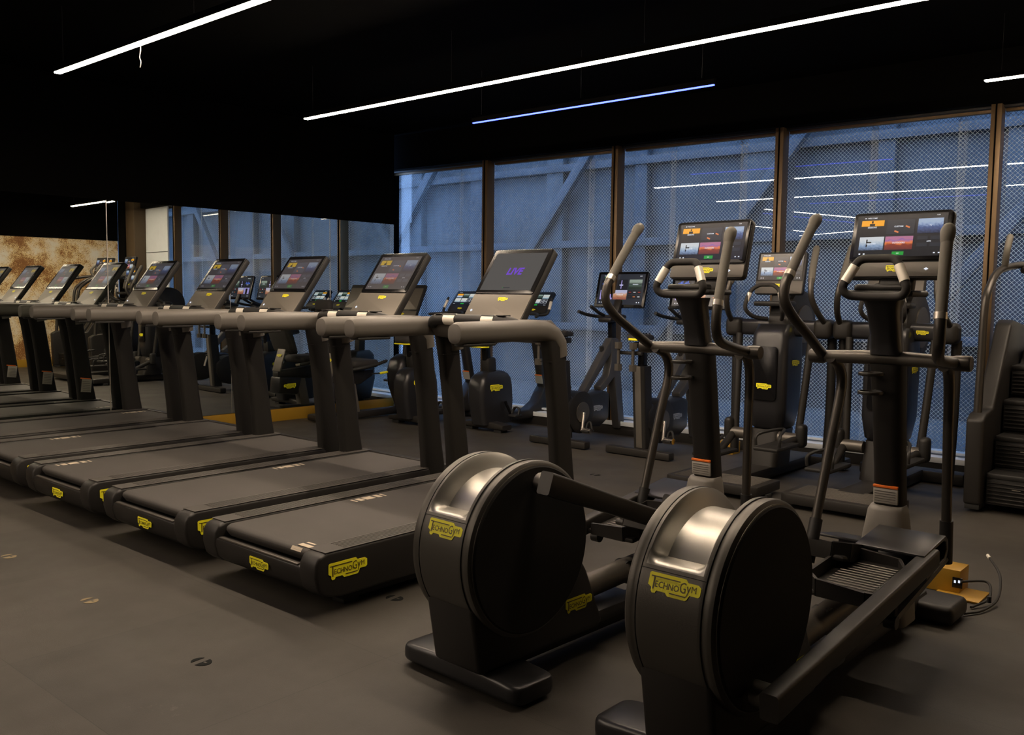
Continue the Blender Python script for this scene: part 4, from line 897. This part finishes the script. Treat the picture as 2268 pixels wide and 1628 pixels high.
for i in range(5):
    a, c = mull[i]+(.075 if i else 0), mull[i+1]
    b_ = B(); b_.box(((a+c)/2, .155, 2.885), (c-a, .05, .05), 'frame', .003); b_.box(((a+c)/2, .10, 2.893), (c-a, .06, .022), 'dark', .002); b_.box(((a+c)/2, .155, .16), (c-a, .04, .02), 'white', .002)
    wf = struct(wobj(b_, 'window_%d' % (i+1)))
    b_ = B(); b_.box(((a+c)/2, .15, 1.51), (c-a, .008, 2.72), 'glass', 0); b_.build('window_pane', wf, 'clear glass pane')
# beyond the last bay: pale panel, column and the rust-mottled wall
b_ = B(); b_.box((7.43, .07, 1.50), (.94, .03, 2.78), 'white', .004); b_.box((7.43, .052, 2.1), (.94, .006, .008), 'rubber', 0); tag(wobj(b_, 'infill_panel'), 'pale board closing the last window bay, seen in the mirror', 'panel')
b_ = B(); b_.box((8.12, .0, 1.65), (.42, .30, 3.3), 'bronze', .004); struct(wobj(b_, 'trim_14'))
b_ = B(); b_.box((8.45, .02, 1.65), (.30, .40, 3.3), 'wallblk', 0); struct(wobj(b_, 'trim_15'))
b_ = B(); b_.box((.72, 6.0, 2.83), (.16, 3.6, .96), 'wallblk', 0); b_.box((.74, 6.0, 1.18), (.16, 3.6, 2.36), 'rust', 0); b_.box((2.4, 4.25, 1.65), (3.3, .1, 3.3), 'wallblk', 0); struct(b_.build('wall_right'))
b_ = B(); b_.box((.65, 6.02, .07), (.02, 3.5, .14), 'gold', .001); struct(b_.build('baseboard_right'))
b_ = B(); b_.box((3.95, -2.3, 1.65), (.1, 13.2, 3.3), 'wallblk', 0); struct(b_.build('wall_far_right'))
b_ = B(); b_.box((-2.7, -8.95, 1.65), (13.4, .1, 3.3), 'wallblk', 0); struct(b_.build('wall_front'))
b_ = B(); b_.box((-9.0, -6.8, 1.65), (.1, 4.4, 3.3), 'wallblk', 0); struct(b_.build('wall_far_left'))

# ceiling light strips
LZ = 2.88
def light(name, p, q, m, label, w_=.042, grp='warm white ceiling light strips'):
    p = Vector((*p, LZ)); q = Vector((*q, LZ)); d = q-p; ln = d.length; ang = math.atan2(d.y, d.x)
    t = empty(name, (p+q)/2, ang); tag(t, label, 'light strip', grp)
    b_ = B(); b_.box((0, 0, .02), (ln+.006, w_+.004, .030), 'wallblk', .002)
    for s_ in (-1, 1): b_.box((0, s_*(w_/2+.0035), .016), (ln+.006, .003, .038), 'wallblk', 0)
    for s_ in (-1, 1): b_.box((s_*(ln/2+.002), 0, .016), (.003, w_+.01, .038), 'wallblk', 0)
    b_.build('housing', t)
    n_ = max(2, int(ln/1.6))
    for k_ in range(n_+1):
        x_ = -ln/2+.1+(ln-.2)*k_/n_; b_ = B(); b_.tube([(x_, 0, .055), (x_, 0, .42)], .0012, 'rubber', 6, 1); b_.build('hanging_wire', t)
    b_ = B(); b_.box((0, 0, -.004), (ln-.004, w_, .014), m, .003); b_.build('diffuser', t, 'glowing diffuser')
    return t
s1 = light('light_strip', (-6.49, 2.71), (-1.25, 2.71), 'strip', 'long white light strip at the upper left, above the treadmills')
light('light_strip', (-6.48, 4.75), (-1.35, 4.75), 'strip', 'longest white light strip crossing the ceiling to the top right')
light('light_strip', (-1.69, 6.76), (-.2, 6.76), 'strip', 'short white light strip entering at the right edge above the window')
light('light_strip', (-5.47, 5.75), (-3.16, 5.75), 'blue', 'thin blue light strip below the white ones, near the window', .018, 'blue ceiling light strips')
light('light_strip', (-5.4, 1.74), (-2.9, 1.74), 'blue', 'thin blue light strip overhead, seen only in window reflections', .018, 'blue ceiling light strips')
light('light_strip', (-6.6, .55), (-5.6, -3.0), 'blue', 'slanting blue light strip behind the camera, seen only in window reflections', .018, 'blue ceiling light strips')
light('light_strip', (-6.3, 1.2), (-4.74, -3.2), 'strip2', 'slanting white light strip behind the camera, right arm of a V in the window reflection')
light('light_strip', (-8.0, -5.35), (-4.78, -3.32), 'strip2', 'slanting white light strip behind the camera, lower arm of a V in the window reflection')
light('light_strip', (-7.9, -1.6), (-7.4, -4.2), 'strip2', 'white light strip far behind the camera to the left, seen only in reflection')
# cable drop from the first strip
b_ = B(); b_.tube([(0, 0, 0), (.006, 0, -.05), (-.006, 0, -.09), (.008, 0, -.12), (-.004, 0, -.15)], .003, 'ivory', 6, 5)
tag(b_.build('loose_wire', None, loc=(-5.25, 2.67, 2.865)), 'short loose wire dangling from the upper left light strip', 'wire')

# ------------------------------------------------------------------ chain-link sheets outside the glass
def fence(s0, s1, n_, pitch, label, z0=.10, z1=3.0, ph=0.):
    tb = bmesh.new(); r_ = .0019
    H_ = z1-z0; k0 = int((s0-H_)/pitch)-1; k1 = int(s1/pitch)+2
    def seg(p, q, yo):
        d = (q-p).normalized(); a = Vector((0, 1, 0)); c_ = d.cross(a)
        A = [tb.verts.new(v+a*math.cos(t_)*r_+c_*math.sin(t_)*r_+Vector((0, yo, 0))) for v in (p, q) for t_ in (0, 2*PI/3, 4*PI/3)]
        for i in range(3): tb.faces.new((A[i], A[(i+1) % 3], A[3+(i+1) % 3], A[3+i]))
    for k_ in range(k0, k1):
        x0 = k_*pitch+ph
        for sg in (1, -1):
            xa = x0 if sg > 0 else x0+H_      # bottom x, rising with slope sg
            xb = xa+sg*H_
            lo, hi = 0.0, 1.0
            for lim, side in ((s0, 'l'), (s1, 'r')):
                for_t = (lim-xa)/(xb-xa)
                inside_a = xa >= lim if side == 'l' else xa <= lim; inside_b = xb >= lim if side == 'l' else xb <= lim
                if not inside_a and not inside_b: lo, hi = 1, 0; break
                if not inside_a: lo = max(lo, for_t)
                if not inside_b: hi = min(hi, for_t)
            if hi-lo < .002: continue
            m_ = 1
            pts = [Vector((xa+(xb-xa)*(lo+(hi-lo)*j/m_), n_, z0+H_*(lo+(hi-lo)*j/m_))) for j in range(m_+1)]
            for p, q in zip(pts, pts[1:]): seg(p, q, .001*sg)
    # knuckled sheet edges
    for se in (s0, s1):
        n2 = int(H_/pitch)
        for j in range(n2):
            z_ = z0+j*pitch
            seg(Vector((se-.004, n_, z_)), Vector((se+pitch*.45, n_, z_+pitch/2)), 0); seg(Vector((se+pitch*.45, n_, z_+pitch/2)), Vector((se-.004, n_, z_+pitch)), 0)
    me = bpy.data.meshes.new('chain_link_sheet'); tb.to_mesh(me); tb.free(); me.materials.append(M['wire'])
    o = bpy.data.objects.new('chain_link_sheet', me); COL.objects.link(o); o.location = (-8.42, 7.47, 0); o.rotation_euler = (0, 0, AL)
    tag(o, label, 'wire mesh', 'sheets of wire mesh hung outside the windows')
fl = ['sheet of wire mesh outside the window at the mirror corner', 'sheet of wire mesh outside the second window from the mirror', 'sheet of wire mesh behind the left studio bike', 'sheet of wire mesh behind the right studio bike screen', 'sheet of wire mesh behind the left cross trainer', 'sheet of wire mesh between the two cross trainers', 'sheet of wire mesh behind the right cross trainer', 'sheet of wire mesh beside the stair climber', 'last sheet of wire mesh at the right end of the windows']
se = [-1.0, .75, 2.62, 3.60, 4.35, 5.55, 6.25, 7.05, 8.6]
pt = [.034, .0325, .035, .036, .034, .035, .036, .035, .035]
for i in range(8): fence(se[i], se[i+1]+.05, .36+.012*(i % 2), pt[i], fl[i], ph=.004*i)
# exterior: paving and the facade opposite
b_ = B(); b_.box((-22, 14, -.2), (75, 12.6, .2), 'ground', 0); struct(b_.build('ground'))
b_ = B(); b_.box((-22, 12.3, 4.4), (70, .3, 9.2), 'ext', 0)
t = b_.build('opposite_building'); tag(t, 'blurred blue-grey facade of panels and braces beyond the windows', 'building')
for i in range(34):
    b_ = B(); x_ = -48+i*1.75+random.uniform(-.25, .25); b_.box((x_, 12.08, 4.4), (random.choice((.22, .35, .5)), .16, 9.2), 'ext2' if i % 2 else 'ext', .01); b_.build('column', t)
for z_ in (.9, 2.25, 3.5, 4.9):
    b_ = B(); b_.box((-22, 12.05, z_), (70, .22, .12), 'ext2', .01); b_.build('ledge', t)
for i in range(14):
    b_ = B(); x_ = -42+i*3.6; b_.box((x_, 11.9, 2.6), (.16, .12, 4.6), 'ext2', .01, rot=(0, 38, 0)); b_.build('brace', t, 'diagonal brace')
wl = B(); wl.tube([(5.05, .55, .16), (5.05, .55, .42)], .012, 'white', 8, 1); wl.tube([(5.5, .6, .10), (5.5, .6, .50)], .014, 'white', 8, 1)
